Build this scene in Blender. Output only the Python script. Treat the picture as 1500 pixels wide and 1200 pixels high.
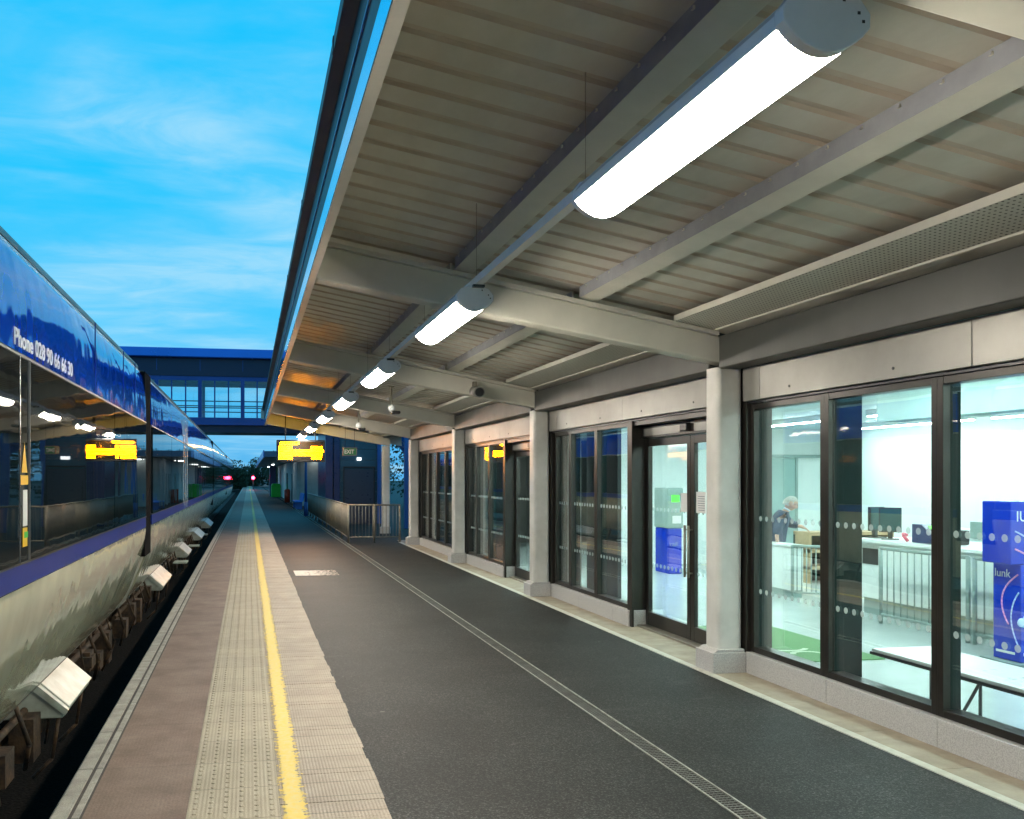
import bpy, bmesh, math, random
from mathutils import Vector, Matrix
random.seed(7)
R = math.radians
scn = bpy.context.scene
for o in list(bpy.data.objects): bpy.data.objects.remove(o)
col = scn.collection
# ------------------------------------------------------------------ camera
cam = bpy.data.cameras.new("camera"); camo = bpy.data.objects.new("camera", cam); col.objects.link(camo)
camo.location = (0, 0, 1.9); camo.rotation_euler = (R(90), 0, -R(10.3273))
cam.sensor_fit = 'HORIZONTAL'; cam.sensor_width = 36; cam.lens = 32.4
cam.shift_x = 0.0933; cam.shift_y = 0.0667; cam.clip_start = 0.05; cam.clip_end = 3000
scn.camera = camo
# ------------------------------------------------------------------ world / dusk sky
SKY = 1.0
w = bpy.data.worlds.new("World"); scn.world = w; w.use_nodes = True
nt = w.node_tree; nt.nodes.clear(); N = nt.nodes.new; L = nt.links.new
out = N('ShaderNodeOutputWorld'); bg = N('ShaderNodeBackground'); bg.inputs['Strength'].default_value = SKY
tc = N('ShaderNodeTexCoord'); sep = N('ShaderNodeSeparateXYZ'); L(tc.outputs['Generated'], sep.inputs[0])
ramp = N('ShaderNodeValToRGB'); e = ramp.color_ramp.elements
e[0].position = 0.0; e[0].color = (0.10, 0.46, 0.85, 1)
e[1].position = 1.0; e[1].color = (0.0, 0.30, 0.72, 1)
for p, c in ((0.06, (0.09, 0.52, 0.93)), (0.16, (0.07, 0.60, 1.0)), (0.30, (0.01, 0.57, 1.0)), (0.50, (0.0, 0.54, 1.0))):
    q = ramp.color_ramp.elements.new(p); q.color = (*c, 1)
L(sep.outputs['Z'], ramp.inputs[0])
# clouds: project direction onto a plane overhead so that streaks flatten towards the horizon
dz = N('ShaderNodeMath'); dz.operation = 'ADD'; dz.inputs[1].default_value = 0.12; L(sep.outputs['Z'], dz.inputs[0])
dx = N('ShaderNodeMath'); dx.operation = 'DIVIDE'; L(sep.outputs['X'], dx.inputs[0]); L(dz.outputs[0], dx.inputs[1])
dy = N('ShaderNodeMath'); dy.operation = 'DIVIDE'; L(sep.outputs['Y'], dy.inputs[0]); L(dz.outputs[0], dy.inputs[1])
cmb = N('ShaderNodeCombineXYZ'); L(dx.outputs[0], cmb.inputs[0]); L(dy.outputs[0], cmb.inputs[1])
mp = N('ShaderNodeMapping'); mp.inputs['Scale'].default_value = (0.55, 1.0, 1); mp.inputs['Rotation'].default_value = (0, 0, R(24)); mp.inputs['Location'].default_value = (3.3, 0.4, 0)
L(cmb.outputs[0], mp.inputs[0])
n1 = N('ShaderNodeTexNoise'); n1.inputs['Scale'].default_value = 1.5; n1.inputs['Detail'].default_value = 7; n1.inputs['Roughness'].default_value = 0.5; n1.inputs['Distortion'].default_value = 0.5
L(mp.outputs[0], n1.inputs['Vector'])
cr = N('ShaderNodeValToRGB'); cr.color_ramp.elements[0].position = 0.36; cr.color_ramp.elements[1].position = 0.66
cr.color_ramp.interpolation = 'EASE'
L(n1.outputs[0], cr.inputs[0])
n2 = N('ShaderNodeTexNoise'); n2.inputs['Scale'].default_value = 5.5; n2.inputs['Detail'].default_value = 8; n2.inputs['Roughness'].default_value = 0.6; n2.inputs['Distortion'].default_value = 0.8
L(mp.outputs[0], n2.inputs['Vector'])
mr2 = N('ShaderNodeMapRange'); mr2.inputs[1].default_value = .32; mr2.inputs[2].default_value = .68; mr2.inputs[3].default_value = .35; mr2.inputs[4].default_value = 1.25
L(n2.outputs[0], mr2.inputs[0]); cm = N('ShaderNodeMath'); cm.operation = 'MULTIPLY'; cm.use_clamp = True; L(cr.outputs[0], cm.inputs[0]); L(mr2.outputs[0], cm.inputs[1])
cf = N('ShaderNodeMath'); cf.operation = 'MULTIPLY'; cf.inputs[1].default_value = 0.75; L(cm.outputs[0], cf.inputs[0])
mix = N('ShaderNodeMixRGB'); mix.inputs[2].default_value = (0.40, 0.76, 0.98, 1)
L(cf.outputs[0], mix.inputs[0]); L(ramp.outputs[0], mix.inputs[1]); L(mix.outputs[0], bg.inputs[0]); L(bg.outputs[0], out.inputs[0])
# ------------------------------------------------------------------ exposure
scn.view_settings.view_transform = 'Standard'; scn.view_settings.look = 'None'
scn.view_settings.exposure = 0.0; scn.view_settings.gamma = 1.0
scn.render.engine = 'CYCLES'
scn.cycles.caustics_reflective = False; scn.cycles.caustics_refractive = False
scn.cycles.max_bounces = 10; scn.cycles.diffuse_bounces = 5; scn.cycles.transparent_max_bounces = 16
LAMP = 98.0          # canopy strip lights
HALL = 100.0           # hall ceiling lights

# ------------------------------------------------------------------ materials
def newmat(name):
    m = bpy.data.materials.new(name); m.use_nodes = True
    return m, m.node_tree, m.node_tree.nodes['Principled BSDF']
def mat(name, c, rough=0.5, metal=0.0, c2=None, nscale=6, bump=0.0, bscale=40, coat=0.0, spec=0.5, stretch=(1,1,1), nlo=0.35, nhi=0.65, bstretch=None):
    m, t, b = newmat(name)
    b.inputs['Base Color'].default_value = (*c, 1); b.inputs['Roughness'].default_value = rough
    b.inputs['Metallic'].default_value = metal; b.inputs['Coat Weight'].default_value = coat
    b.inputs['Coat Roughness'].default_value = 0.03
    b.inputs['Specular IOR Level'].default_value = spec
    tc = t.nodes.new('ShaderNodeTexCoord')
    mp = t.nodes.new('ShaderNodeMapping'); mp.inputs['Scale'].default_value = stretch
    t.links.new(tc.outputs['Object'], mp.inputs[0])
    if c2:
        n = t.nodes.new('ShaderNodeTexNoise'); n.inputs['Scale'].default_value = nscale; n.inputs['Detail'].default_value = 6
        n.inputs['Roughness'].default_value = 0.6
        t.links.new(mp.outputs[0], n.inputs['Vector'])
        r = t.nodes.new('ShaderNodeValToRGB'); r.color_ramp.elements[0].position = nlo; r.color_ramp.elements[1].position = nhi
        r.color_ramp.elements[0].color = (*c, 1); r.color_ramp.elements[1].color = (*c2, 1)
        t.links.new(n.outputs[0], r.inputs[0]); t.links.new(r.outputs[0], b.inputs['Base Color'])
        rr = t.nodes.new('ShaderNodeMapRange'); rr.inputs[3].default_value = max(0, rough-0.1); rr.inputs[4].default_value = min(1, rough+0.1)
        if rough > 0.2:
            t.links.new(n.outputs[0], rr.inputs[0]); t.links.new(rr.outputs[0], b.inputs['Roughness'])
    if bump:
        n = t.nodes.new('ShaderNodeTexNoise'); n.inputs['Scale'].default_value = bscale; n.inputs['Detail'].default_value = 3
        mp2 = t.nodes.new('ShaderNodeMapping'); mp2.inputs['Scale'].default_value = bstretch or stretch
        t.links.new(tc.outputs['Object'], mp2.inputs[0]); t.links.new(mp2.outputs[0], n.inputs['Vector'])
        bp = t.nodes.new('ShaderNodeBump'); bp.inputs['Strength'].default_value = bump; bp.inputs['Distance'].default_value = 0.02
        t.links.new(n.outputs[0], bp.inputs['Height']); t.links.new(bp.outputs[0], b.inputs['Normal'])
    return m
def emat(name, c, s):
    m, t, b = newmat(name)
    b.inputs['Base Color'].default_value = (*[min(1, x) for x in c], 1)
    b.inputs['Emission Color'].default_value = (*c, 1); b.inputs['Emission Strength'].default_value = s
    return m
def glassmat(name, tint, extra=0.0):
    m, t, b = newmat(name); t.nodes.remove(b)
    o = t.nodes['Material Output']
    tr = t.nodes.new('ShaderNodeBsdfTransparent'); tr.inputs[0].default_value = (*tint, 1)
    gl = t.nodes.new('ShaderNodeBsdfGlossy'); gl.inputs['Roughness'].default_value = 0.0; gl.inputs[0].default_value = (1, 1, 1, 1)
    lw = t.nodes.new('ShaderNodeLayerWeight'); lw.inputs[0].default_value = 0.5      # Schlick reflectance, same from both faces
    fr = t.nodes.new('ShaderNodeMath'); fr.operation = 'POWER'; fr.inputs[1].default_value = 5.0; t.links.new(lw.outputs['Facing'], fr.inputs[0])
    ad = t.nodes.new('ShaderNodeMath'); ad.operation = 'MULTIPLY_ADD'; ad.inputs[1].default_value = 0.95; ad.inputs[2].default_value = 0.05+extra; ad.use_clamp = True
    mx = t.nodes.new('ShaderNodeMixShader')
    t.links.new(fr.outputs[0], ad.inputs[0]); t.links.new(ad.outputs[0], mx.inputs[0])
    t.links.new(tr.outputs[0], mx.inputs[1]); t.links.new(gl.outputs[0], mx.inputs[2]); t.links.new(mx.outputs[0], o.inputs[0])
    # slight float-glass waviness
    tc = t.nodes.new('ShaderNodeTexCoord'); n = t.nodes.new('ShaderNodeTexNoise'); n.inputs['Scale'].default_value = 1.2; n.inputs['Detail'].default_value = 1
    bp = t.nodes.new('ShaderNodeBump'); bp.inputs['Strength'].default_value = 0.25; bp.inputs['Distance'].default_value = 0.008
    t.links.new(tc.outputs['Object'], n.inputs['Vector']); t.links.new(n.outputs[0], bp.inputs['Height']); t.links.new(bp.outputs[0], gl.inputs['Normal'])
    return m
M = {}
M['white_paint'] = mat('white_paint', (0.66, 0.65, 0.61), 0.34, c2=(0.52, 0.51, 0.47), nscale=2.2, bump=0.03, bscale=15)
M['beam_paint'] = mat('beam_paint', (0.62, 0.60, 0.53), 0.38, c2=(0.54, 0.53, 0.47), nscale=2.2, bump=0.03, bscale=12)
M['deck'] = mat('roof_deck_paint', (0.52, 0.51, 0.45), 0.38, c2=(0.44, 0.43, 0.375), nscale=1.4, stretch=(2.5, 1, 1), bump=0.04, bscale=9)
M['deck_rib'] = mat('deck_rib_brown', (0.46, 0.41, 0.34), 0.5, c2=(0.40, 0.34, 0.275), nscale=3, bump=0.03)  # ribs darker and browner than the flat pans
M['rubber'] = mat('matt_rubber', (0.008, 0.008, 0.009), 0.95, spec=0.03, c2=(0.005, 0.005, 0.006))
M['purlin_shade'] = mat('purlin_shade_grey', (0.32, 0.33, 0.36), 0.4, 0.1, c2=(0.26, 0.27, 0.30), nscale=4)  # darker grey: shade on the purlin sides put into the colour
M['grey_beam'] = mat('grey_beam_paint', (0.055, 0.058, 0.053), 0.42, c2=(0.045, 0.048, 0.044), nscale=2, bump=0.03, bscale=10)
M['lintel'] = mat('lintel_paint', (0.30, 0.29, 0.265), 0.34, 0.2, c2=(0.24, 0.232, 0.21), nscale=1.6, bump=0.05, bscale=5)
M['granite'] = mat('granite', (0.52, 0.51, 0.49), 0.55, c2=(0.36, 0.35, 0.34), nscale=110, bump=0.1, bscale=120, nlo=0.42, nhi=0.6)
M['stone'] = mat('stone_border', (0.36, 0.31, 0.23), 0.6, c2=(0.27, 0.23, 0.17), nscale=5, bump=0.15, bscale=70)
M['stone_edge'] = mat('stone_edging', (0.55, 0.55, 0.48), 0.6, c2=(0.45, 0.45, 0.39), nscale=10, bump=0.15, bscale=60)
M['frame'] = mat('window_frame', (0.030, 0.027, 0.024), 0.32, 0.5, c2=(0.04, 0.036, 0.03), nscale=4)
M['dark_interior'] = mat('dark_interior', (0.004, 0.014, 0.013), 0.7, spec=.15, c2=(0.006, 0.018, 0.017))
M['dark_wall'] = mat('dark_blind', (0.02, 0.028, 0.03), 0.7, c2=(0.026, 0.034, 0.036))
M['rail_steel'] = mat('rail_steel', (0.27, 0.25, 0.20), 0.45, 0.35, c2=(0.22, 0.20, 0.16), nscale=8)
M['gutter'] = mat('gutter_metal', (0.010, 0.011, 0.016), 0.5, 0.0, c2=(0.014, 0.015, 0.02), nscale=3)
M['fascia'] = mat('fascia_sky_tint', (0.35, 0.66, 0.95), 0.12, 0.95, c2=(0.32, 0.6, 0.9), nscale=3)  # metal tinted blue: the sky's reflection is put into its colour
M['fixture'] = mat('fixture_housing', (0.78, 0.80, 0.82), 0.22, c2=(0.72, 0.74, 0.76), nscale=5)
M['lens'] = emat('lit_diffuser', (1.0, 0.91, 0.76), LAMP)
M['hall_lens'] = emat('hall_tube', (0.80, 1.0, 0.975), HALL)
M['hall_wall'] = mat('hall_wall', (0.74, 0.80, 0.785), 0.6, c2=(0.70, 0.765, 0.75), nscale=1.5)
M['hall_ceiling'] = mat('hall_ceiling', (0.62, 0.72, 0.73), 0.6, c2=(0.58, 0.68, 0.69))
M['hall_floor'] = mat('hall_floor', (0.62, 0.69, 0.67), 0.14, c2=(0.56, 0.63, 0.61), nscale=2)
M['hall_white'] = mat('hall_white', (0.78, 0.84, 0.82), 0.3, c2=(0.74, 0.8, 0.78))
M['hall_grey'] = mat('hall_grey', (0.25, 0.33, 0.31), 0.4, c2=(0.22, 0.3, 0.28))
M['teal_bulkhead'] = mat('teal_bulkhead', (0.26, 0.38, 0.36), 0.5, c2=(0.24, 0.35, 0.33))
M['green_mat'] = mat('green_mat', (0.12, 0.27, 0.11), 0.9, c2=(0.10, 0.22, 0.09), nscale=60, bump=0.3, bscale=150)
M['mat_print'] = mat('mat_print', (0.55, 0.66, 0.48), 0.9, c2=(0.5, 0.6, 0.44), nscale=60)
M['kiosk_blue'] = mat('kiosk_blue', (0.002, 0.025, 0.42), 0.22, c2=(0.002, 0.03, 0.37), nscale=2)
M['navy'] = mat('navy_paint', (0.01, 0.028, 0.10), 0.3, c2=(0.012, 0.032, 0.12))
M['screen'] = mat('screen_glass', (0.03, 0.075, 0.08), 0.15, c2=(0.035, 0.085, 0.09))
M['screen_green'] = emat('screen_green', (0.1, 0.75, 0.05), 1.0)
M['black'] = mat('black_plastic', (0.012, 0.013, 0.015), 0.35, c2=(0.02, 0.021, 0.023))
M['pink'] = mat('pink_plastic', (0.75, 0.08, 0.16), 0.4, c2=(0.7, 0.07, 0.14))
M['wood'] = mat('light_wood', (0.42, 0.30, 0.17), 0.5, c2=(0.34, 0.23, 0.12), nscale=3, stretch=(1, 6, 6))
M['paper'] = mat('paper', (0.78, 0.78, 0.76), 0.6, c2=(0.74, 0.74, 0.72))
M['dots'] = emat('frosted_dots', (0.55, 0.72, 0.70), 0.12); M['dots'].node_tree.nodes['Principled BSDF'].inputs['Emission Strength'].default_value = 0.0
M['dots'].node_tree.nodes['Principled BSDF'].inputs['Base Color'].default_value = (0.62, 0.75, 0.73, 1)
def frosted(m):
    t = m.node_tree; b = t.nodes['Principled BSDF']; tr = t.nodes.new('ShaderNodeBsdfTransparent'); mx = t.nodes.new('ShaderNodeMixShader'); mx.inputs[0].default_value = .55
    t.links.new(tr.outputs[0], mx.inputs[1]); t.links.new(b.outputs[0], mx.inputs[2]); t.links.new(mx.outputs[0], t.nodes['Material Output'].inputs[0])
frosted(M['dots'])
M['glass'] = glassmat('window_glass', (0.945, 0.985, 0.975), 0.06)
M['bridge_glass'] = glassmat('bridge_glass', (0.95, 0.985, 0.99))
M['bridge'] = mat('bridge_steel', (0.012, 0.055, 0.27), 0.3, 0.2, c2=(0.010, 0.045, 0.22), nscale=1)
M['bridge_top'] = mat('bridge_roof_metal', (0.03, 0.17, 0.62), 0.25, 0.5, c2=(0.025, 0.15, 0.55), nscale=0.6)
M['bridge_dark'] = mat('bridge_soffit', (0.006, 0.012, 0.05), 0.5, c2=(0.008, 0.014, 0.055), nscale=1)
M['blue_steel'] = mat('blue_steel', (0.03, 0.11, 0.34), 0.35, 0.1, c2=(0.026, 0.095, 0.3), nscale=3)
M['teal_clad'] = mat('teal_cladding', (0.03, 0.09, 0.13), 0.4, 0.3, c2=(0.025, 0.075, 0.11), nscale=1, stretch=(1, 1, 8))
M['dark_door'] = mat('dark_door_paint', (0.045, 0.05, 0.075), 0.3, c2=(0.04, 0.045, 0.068))
# trains
def trainpaint(name, c, c2, rough, strength, coat=1.0, sc=(1, 1.0, 1.0)):
    m, t, b = newmat(name)
    b.inputs['Roughness'].default_value = rough; b.inputs['Coat Weight'].default_value = coat; b.inputs['Coat Roughness'].default_value = 0.02
    tc = t.nodes.new('ShaderNodeTexCoord'); mp = t.nodes.new('ShaderNodeMapping'); mp.inputs['Scale'].default_value = sc
    t.links.new(tc.outputs['Object'], mp.inputs[0])
    n = t.nodes.new('ShaderNodeTexNoise'); n.inputs['Scale'].default_value = 1.0; n.inputs['Detail'].default_value = 2.0; n.inputs['Roughness'].default_value = 0.45
    t.links.new(mp.outputs[0], n.inputs['Vector'])
    bp = t.nodes.new('ShaderNodeBump'); bp.inputs['Strength'].default_value = strength; bp.inputs['Distance'].default_value = 0.045; b.inputs['IOR'].default_value = 1.62
    t.links.new(n.outputs[0], bp.inputs['Height']); t.links.new(bp.outputs[0], b.inputs['Coat Normal']); t.links.new(bp.outputs[0], b.inputs['Normal'])
    n2 = t.nodes.new('ShaderNodeTexNoise'); n2.inputs['Scale'].default_value = 2.5; n2.inputs['Detail'].default_value = 6
    t.links.new(mp.outputs[0], n2.inputs['Vector'])
    r = t.nodes.new('ShaderNodeValToRGB'); r.color_ramp.elements[0].color = (*c, 1); r.color_ramp.elements[1].color = (*c2, 1)
    r.color_ramp.elements[0].position = .35; r.color_ramp.elements[1].position = .65
    t.links.new(n2.outputs[0], r.inputs[0]); t.links.new(r.outputs[0], b.inputs['Base Color'])
    return m
M['train_blue'] = trainpaint('train_blue', (0.0, 0.045, 0.50), (0.0, 0.04, 0.44), 0.05, 0.42, coat=0.0, sc=(1, 1.5, 1.2))
M['train_navy'] = trainpaint('train_navy', (0.006, 0.022, 0.20), (0.006, 0.02, 0.17), 0.35, 0.15, coat=0.0); M['train_navy'].node_tree.nodes['Principled BSDF'].inputs['IOR'].default_value = 1.28
M['train_cream'] = trainpaint('train_cream', (0.33, 0.335, 0.25), (0.27, 0.275, 0.205), 0.07, 0.30, coat=0.0, sc=(1, 1.5, 1.2))
M['train_glass'] = trainpaint('train_glass', (0.008, 0.012, 0.012), (0.008, 0.012, 0.012), 0.02, 0.06, coat=0.0, sc=(1, 1.4, .7))
M['train_glass'].node_tree.nodes['Principled BSDF'].inputs['IOR'].default_value = 1.36
M['train_grey'] = mat('train_grey', (0.24, 0.25, 0.22), 0.4, 0.2, c2=(0.19, 0.2, 0.175), nscale=2)
M['train_gutter'] = mat('train_gutter', (0.10, 0.095, 0.07), 0.35, 0.5, c2=(0.08, 0.075, 0.055), nscale=2)
M['train_cantrail'] = mat('train_cantrail', (0.55, 0.60, 0.66), 0.3, c2=(0.48, 0.53, 0.6), nscale=2)
M['rust'] = mat('rusty_steel', (0.075, 0.042, 0.018), 0.75, 0.1, c2=(0.014, 0.010, 0.008), nscale=12, bump=0.3)
M['underframe'] = mat('underframe', (0.03, 0.028, 0.025), 0.6, 0.3, c2=(0.018, 0.017, 0.016), nscale=6)
M['equip'] = mat('equipment_paint', (0.46, 0.49, 0.42), 0.35, c2=(0.20, 0.20, 0.15), nscale=4, nhi=.75, bump=0.05)
M['silver'] = mat('silver_trim', (0.6, 0.6, 0.58), 0.25, 0.9)
M['yellow_sticker'] = mat('yellow_sticker', (0.85, 0.50, 0.02), 0.4, c2=(0.8, 0.46, 0.02))
M['green_sticker'] = mat('green_sticker', (0.02, 0.45, 0.06), 0.4)
M['letter_white'] = mat('lettering_white', (0.80, 0.80, 0.80), 0.35)
M['ballast'] = mat('ballast', (0.014, 0.012, 0.010), 0.95, spec=0.05, c2=(0.005, 0.005, 0.004), nscale=30, bump=1.0, bscale=40)
M['earth'] = mat('earth', (0.04, 0.05, 0.03), 0.9, c2=(0.02, 0.03, 0.018), nscale=2, bump=0.5, bscale=10)
M['foliage'] = mat('foliage', (0.025, 0.045, 0.025), 0.8, c2=(0.04, 0.065, 0.03), nscale=2)
M['bark'] = mat('bark', (0.05, 0.04, 0.03), 0.9, c2=(0.03, 0.025, 0.02))
M['pale_clad'] = mat('pale_cladding', (0.45, 0.47, 0.44), 0.5, c2=(0.36, 0.38, 0.36), nscale=2, stretch=(1, 6, 1))
M['far_roof'] = mat('far_roof', (0.12, 0.13, 0.2), 0.4, c2=(0.1, 0.11, 0.17))
M['bench_blue'] = mat('bench_blue', (0.02, 0.18, 0.6), 0.4, c2=(0.018, 0.16, 0.52))
M['red_paint'] = mat('red_paint', (0.6, 0.08, 0.04), 0.4, c2=(0.5, 0.07, 0.035))
M['green_paint'] = mat('green_paint', (0.02, 0.42, 0.03), 0.4, c2=(0.018, 0.36, 0.026))
M['red_light'] = emat('red_signal_lens', (1.0, 0.02, 0.06), 60)
M['sodium'] = emat('sodium_lens', (1.0, 0.55, 0.08), 400)
M['skin'] = mat('skin', (0.55, 0.33, 0.25), 0.5, c2=(0.5, 0.29, 0.21), nscale=12)
M['hair'] = mat('white_hair', (0.55, 0.53, 0.48), 0.7, c2=(0.42, 0.4, 0.36), nscale=60, bump=0.4, bscale=120)
M['jacket'] = mat('navy_jacket', (0.010, 0.025, 0.055), 0.8, c2=(0.02, 0.045, 0.095), nscale=12, bump=0.3, bscale=30)
M['shirt'] = mat('pale_shirt', (0.5, 0.58, 0.66), 0.8)
M['trousers'] = mat('grey_trousers', (0.10, 0.12, 0.14), 0.8, c2=(0.08, 0.1, 0.12))

# asphalt: dark bitumen with light chips
def asphalt():
    m, t, b = newmat('asphalt'); tc = t.nodes.new('ShaderNodeTexCoord')
    v = t.nodes.new('ShaderNodeTexNoise'); v.inputs['Scale'].default_value = 85; v.inputs['Detail'].default_value = 4; v.inputs['Roughness'].default_value = .7
    t.links.new(tc.outputs['Object'], v.inputs['Vector'])
    r = t.nodes.new('ShaderNodeValToRGB'); el = r.color_ramp.elements
    el[0].position = .38; el[0].color = (.004, .0045, .004, 1); el[1].position = .68; el[1].color = (.085, .085, .078, 1)
    q = el.new(.52); q.color = (.0105, .011, .0102, 1)
    t.links.new(v.outputs[0], r.inputs[0])
    n = t.nodes.new('ShaderNodeTexNoise'); n.inputs['Scale'].default_value = 1.1; n.inputs['Detail'].default_value = 5
    t.links.new(tc.outputs['Object'], n.inputs['Vector'])
    mr = t.nodes.new('ShaderNodeMapRange'); mr.inputs[1].default_value = .3; mr.inputs[2].default_value = .7; mr.inputs[3].default_value = .65; mr.inputs[4].default_value = 1.45
    t.links.new(n.outputs[0], mr.inputs[0])
    mx = t.nodes.new('ShaderNodeMixRGB'); mx.blend_type = 'MULTIPLY'; mx.inputs[0].default_value = 1
    t.links.new(r.outputs[0], mx.inputs[1]); t.links.new(mr.outputs[0], mx.inputs[2]); vo = t.nodes.new('ShaderNodeTexVoronoi'); vo.inputs['Scale'].default_value = 1.25; t.links.new(tc.outputs['Object'], vo.inputs['Vector'])
    lt = t.nodes.new('ShaderNodeMath'); lt.operation = 'LESS_THAN'; lt.inputs[1].default_value = .026; t.links.new(vo.outputs['Distance'], lt.inputs[0])
    sm = t.nodes.new('ShaderNodeMapping'); sm.inputs['Scale'].default_value = (.5, 2.6, 1); t.links.new(tc.outputs['Object'], sm.inputs[0])
    sn = t.nodes.new('ShaderNodeTexNoise'); sn.inputs['Scale'].default_value = 1.7; sn.inputs['Detail'].default_value = 9; sn.inputs['Roughness'].default_value = .7; t.links.new(sm.outputs[0], sn.inputs['Vector'])
    sr = t.nodes.new('ShaderNodeMapRange'); sr.inputs[1].default_value = .60; sr.inputs[2].default_value = .78; sr.inputs[3].default_value = 0; sr.inputs[4].default_value = .55; t.links.new(sn.outputs[0], sr.inputs[0])
    ma = t.nodes.new('ShaderNodeMath'); ma.operation = 'MAXIMUM'; t.links.new(lt.outputs[0], ma.inputs[0]); t.links.new(sr.outputs[0], ma.inputs[1])
    m5 = t.nodes.new('ShaderNodeMath'); m5.operation = 'MULTIPLY'; m5.inputs[1].default_value = .55; t.links.new(ma.outputs[0], m5.inputs[0])
    mg = t.nodes.new('ShaderNodeMixRGB'); mg.inputs[2].default_value = (.15, .15, .135, 1); t.links.new(m5.outputs[0], mg.inputs[0]); t.links.new(mx.outputs[0], mg.inputs[1])
    t.links.new(mg.outputs[0], b.inputs['Base Color'])
    b.inputs['Roughness'].default_value = .6; b.inputs['Specular IOR Level'].default_value = .2
    bp = t.nodes.new('ShaderNodeBump'); bp.inputs['Strength'].default_value = .55; bp.inputs['Distance'].default_value = .006
    t.links.new(v.outputs[0], bp.inputs['Height']); t.links.new(bp.outputs[0], b.inputs['Normal'])
    return m
M['asphalt'] = asphalt()
M['grout'] = mat('dark_grout', (.05, .042, .035), .8, c2=(.09, .075, .06), nscale=12)
# pavers: colour noise + joints every .523 m along Y + fine grooves
def paver(name, c, c2, pitch, groove_axis='Y', gfreq=260, gstr=.35, jw=.012, jcol=.45, nscale=3.0):
    m, t, b = newmat(name); nd = t.nodes.new; lk = t.links.new
    tc = nd('ShaderNodeTexCoord'); sp = nd('ShaderNodeSeparateXYZ'); lk(tc.outputs['Object'], sp.inputs[0])
    n = nd('ShaderNodeTexNoise'); n.inputs['Scale'].default_value = nscale; n.inputs['Detail'].default_value = 8; n.inputs['Roughness'].default_value = .65
    lk(tc.outputs['Object'], n.inputs['Vector'])
    r = nd('ShaderNodeValToRGB'); r.color_ramp.elements[0].position = .3; r.color_ramp.elements[1].position = .7
    r.color_ramp.elements[0].color = (*c, 1); r.color_ramp.elements[1].color = (*c2, 1); lk(n.outputs[0], r.inputs[0])
    f = nd('ShaderNodeTexNoise'); f.inputs['Scale'].default_value = 130; f.inputs['Detail'].default_value = 2; lk(tc.outputs['Object'], f.inputs['Vector'])
    fr = nd('ShaderNodeMapRange'); fr.inputs[1].default_value = .3; fr.inputs[2].default_value = .7; fr.inputs[3].default_value = .75; fr.inputs[4].default_value = 1.2; lk(f.outputs[0], fr.inputs[0])
    m1 = nd('ShaderNodeMixRGB'); m1.blend_type = 'MULTIPLY'; m1.inputs[0].default_value = 1; lk(r.outputs[0], m1.inputs[1]); lk(fr.outputs[0], m1.inputs[2])
    # joints
    d = nd('ShaderNodeMath'); d.operation = 'DIVIDE'; d.inputs[1].default_value = pitch; lk(sp.outputs['Y'], d.inputs[0])
    wob = nd('ShaderNodeTexNoise'); wob.inputs['Scale'].default_value = 5; lk(tc.outputs['Object'], wob.inputs['Vector'])
    ad = nd('ShaderNodeMath'); ad.operation = 'MULTIPLY_ADD'; ad.inputs[1].default_value = .03; lk(wob.outputs[0], ad.inputs[0]); lk(d.outputs[0], ad.inputs[2])
    fx = nd('ShaderNodeMath'); fx.operation = 'FRACT'; lk(ad.outputs[0], fx.inputs[0])
    lt = nd('ShaderNodeMath'); lt.operation = 'LESS_THAN'; lt.inputs[1].default_value = jw/pitch; lk(fx.outputs[0], lt.inputs[0])
    # per-slab tone
    fl = nd('ShaderNodeMath'); fl.operation = 'FLOOR'; lk(ad.outputs[0], fl.inputs[0])
    wn = nd('ShaderNodeTexWhiteNoise'); wn.noise_dimensions = '1D'; lk(fl.outputs[0], wn.inputs['W'])
    wr = nd('ShaderNodeMapRange'); wr.inputs[3].default_value = .93; wr.inputs[4].default_value = 1.05; lk(wn.outputs[0], wr.inputs[0])
    m2 = nd('ShaderNodeMixRGB'); m2.blend_type = 'MULTIPLY'; m2.inputs[0].default_value = 1; lk(m1.outputs[0], m2.inputs[1]); lk(wr.outputs[0], m2.inputs[2])
    m3 = nd('ShaderNodeMixRGB'); m3.blend_type = 'MULTIPLY'; m3.inputs[2].default_value = (jcol, jcol, jcol, 1); lk(lt.outputs[0], m3.inputs[0]); lk(m2.outputs[0], m3.inputs[1])
    lk(m3.outputs[0], b.inputs['Base Color']); b.inputs['Roughness'].default_value = .65
    s = nd('ShaderNodeMath'); s.operation = 'MULTIPLY'; s.inputs[1].default_value = gfreq; lk(sp.outputs['X' if groove_axis == 'Y' else 'Y'], s.inputs[0])
    sn = nd('ShaderNodeMath'); sn.operation = 'SINE'; lk(s.outputs[0], sn.inputs[0])
    hs = nd('ShaderNodeMath'); hs.operation = 'MULTIPLY_ADD'; hs.inputs[1].default_value = -4; lk(lt.outputs[0], hs.inputs[0]); lk(sn.outputs[0], hs.inputs[2])
    h2 = nd('ShaderNodeMath'); h2.operation = 'MULTIPLY_ADD'; h2.inputs[1].default_value = 2.0; lk(f.outputs[0], h2.inputs[0]); lk(hs.outputs[0], h2.inputs[2])
    bp = nd('ShaderNodeBump'); bp.inputs['Strength'].default_value = gstr; bp.inputs['Distance'].default_value = .004
    lk(h2.outputs[0], bp.inputs['Height']); lk(bp.outputs[0], b.inputs['Normal'])
    return m
M['pav_brown'] = paver('paving_brown', (.15, .09, .06), (.26, .18, .13), 1.05, 'Y', 260, .06, .010, .8, 2.2)
M['pav_tac'] = paver('paving_tactile', (.33, .275, .19), (.41, .345, .245), .523, 'Y', 260, .25, .009, .55)
M['pav_beige'] = paver('paving_beige', (.31, .245, .185), (.42, .345, .265), .262, 'Y', 300, .35, .012, .55)
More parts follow.
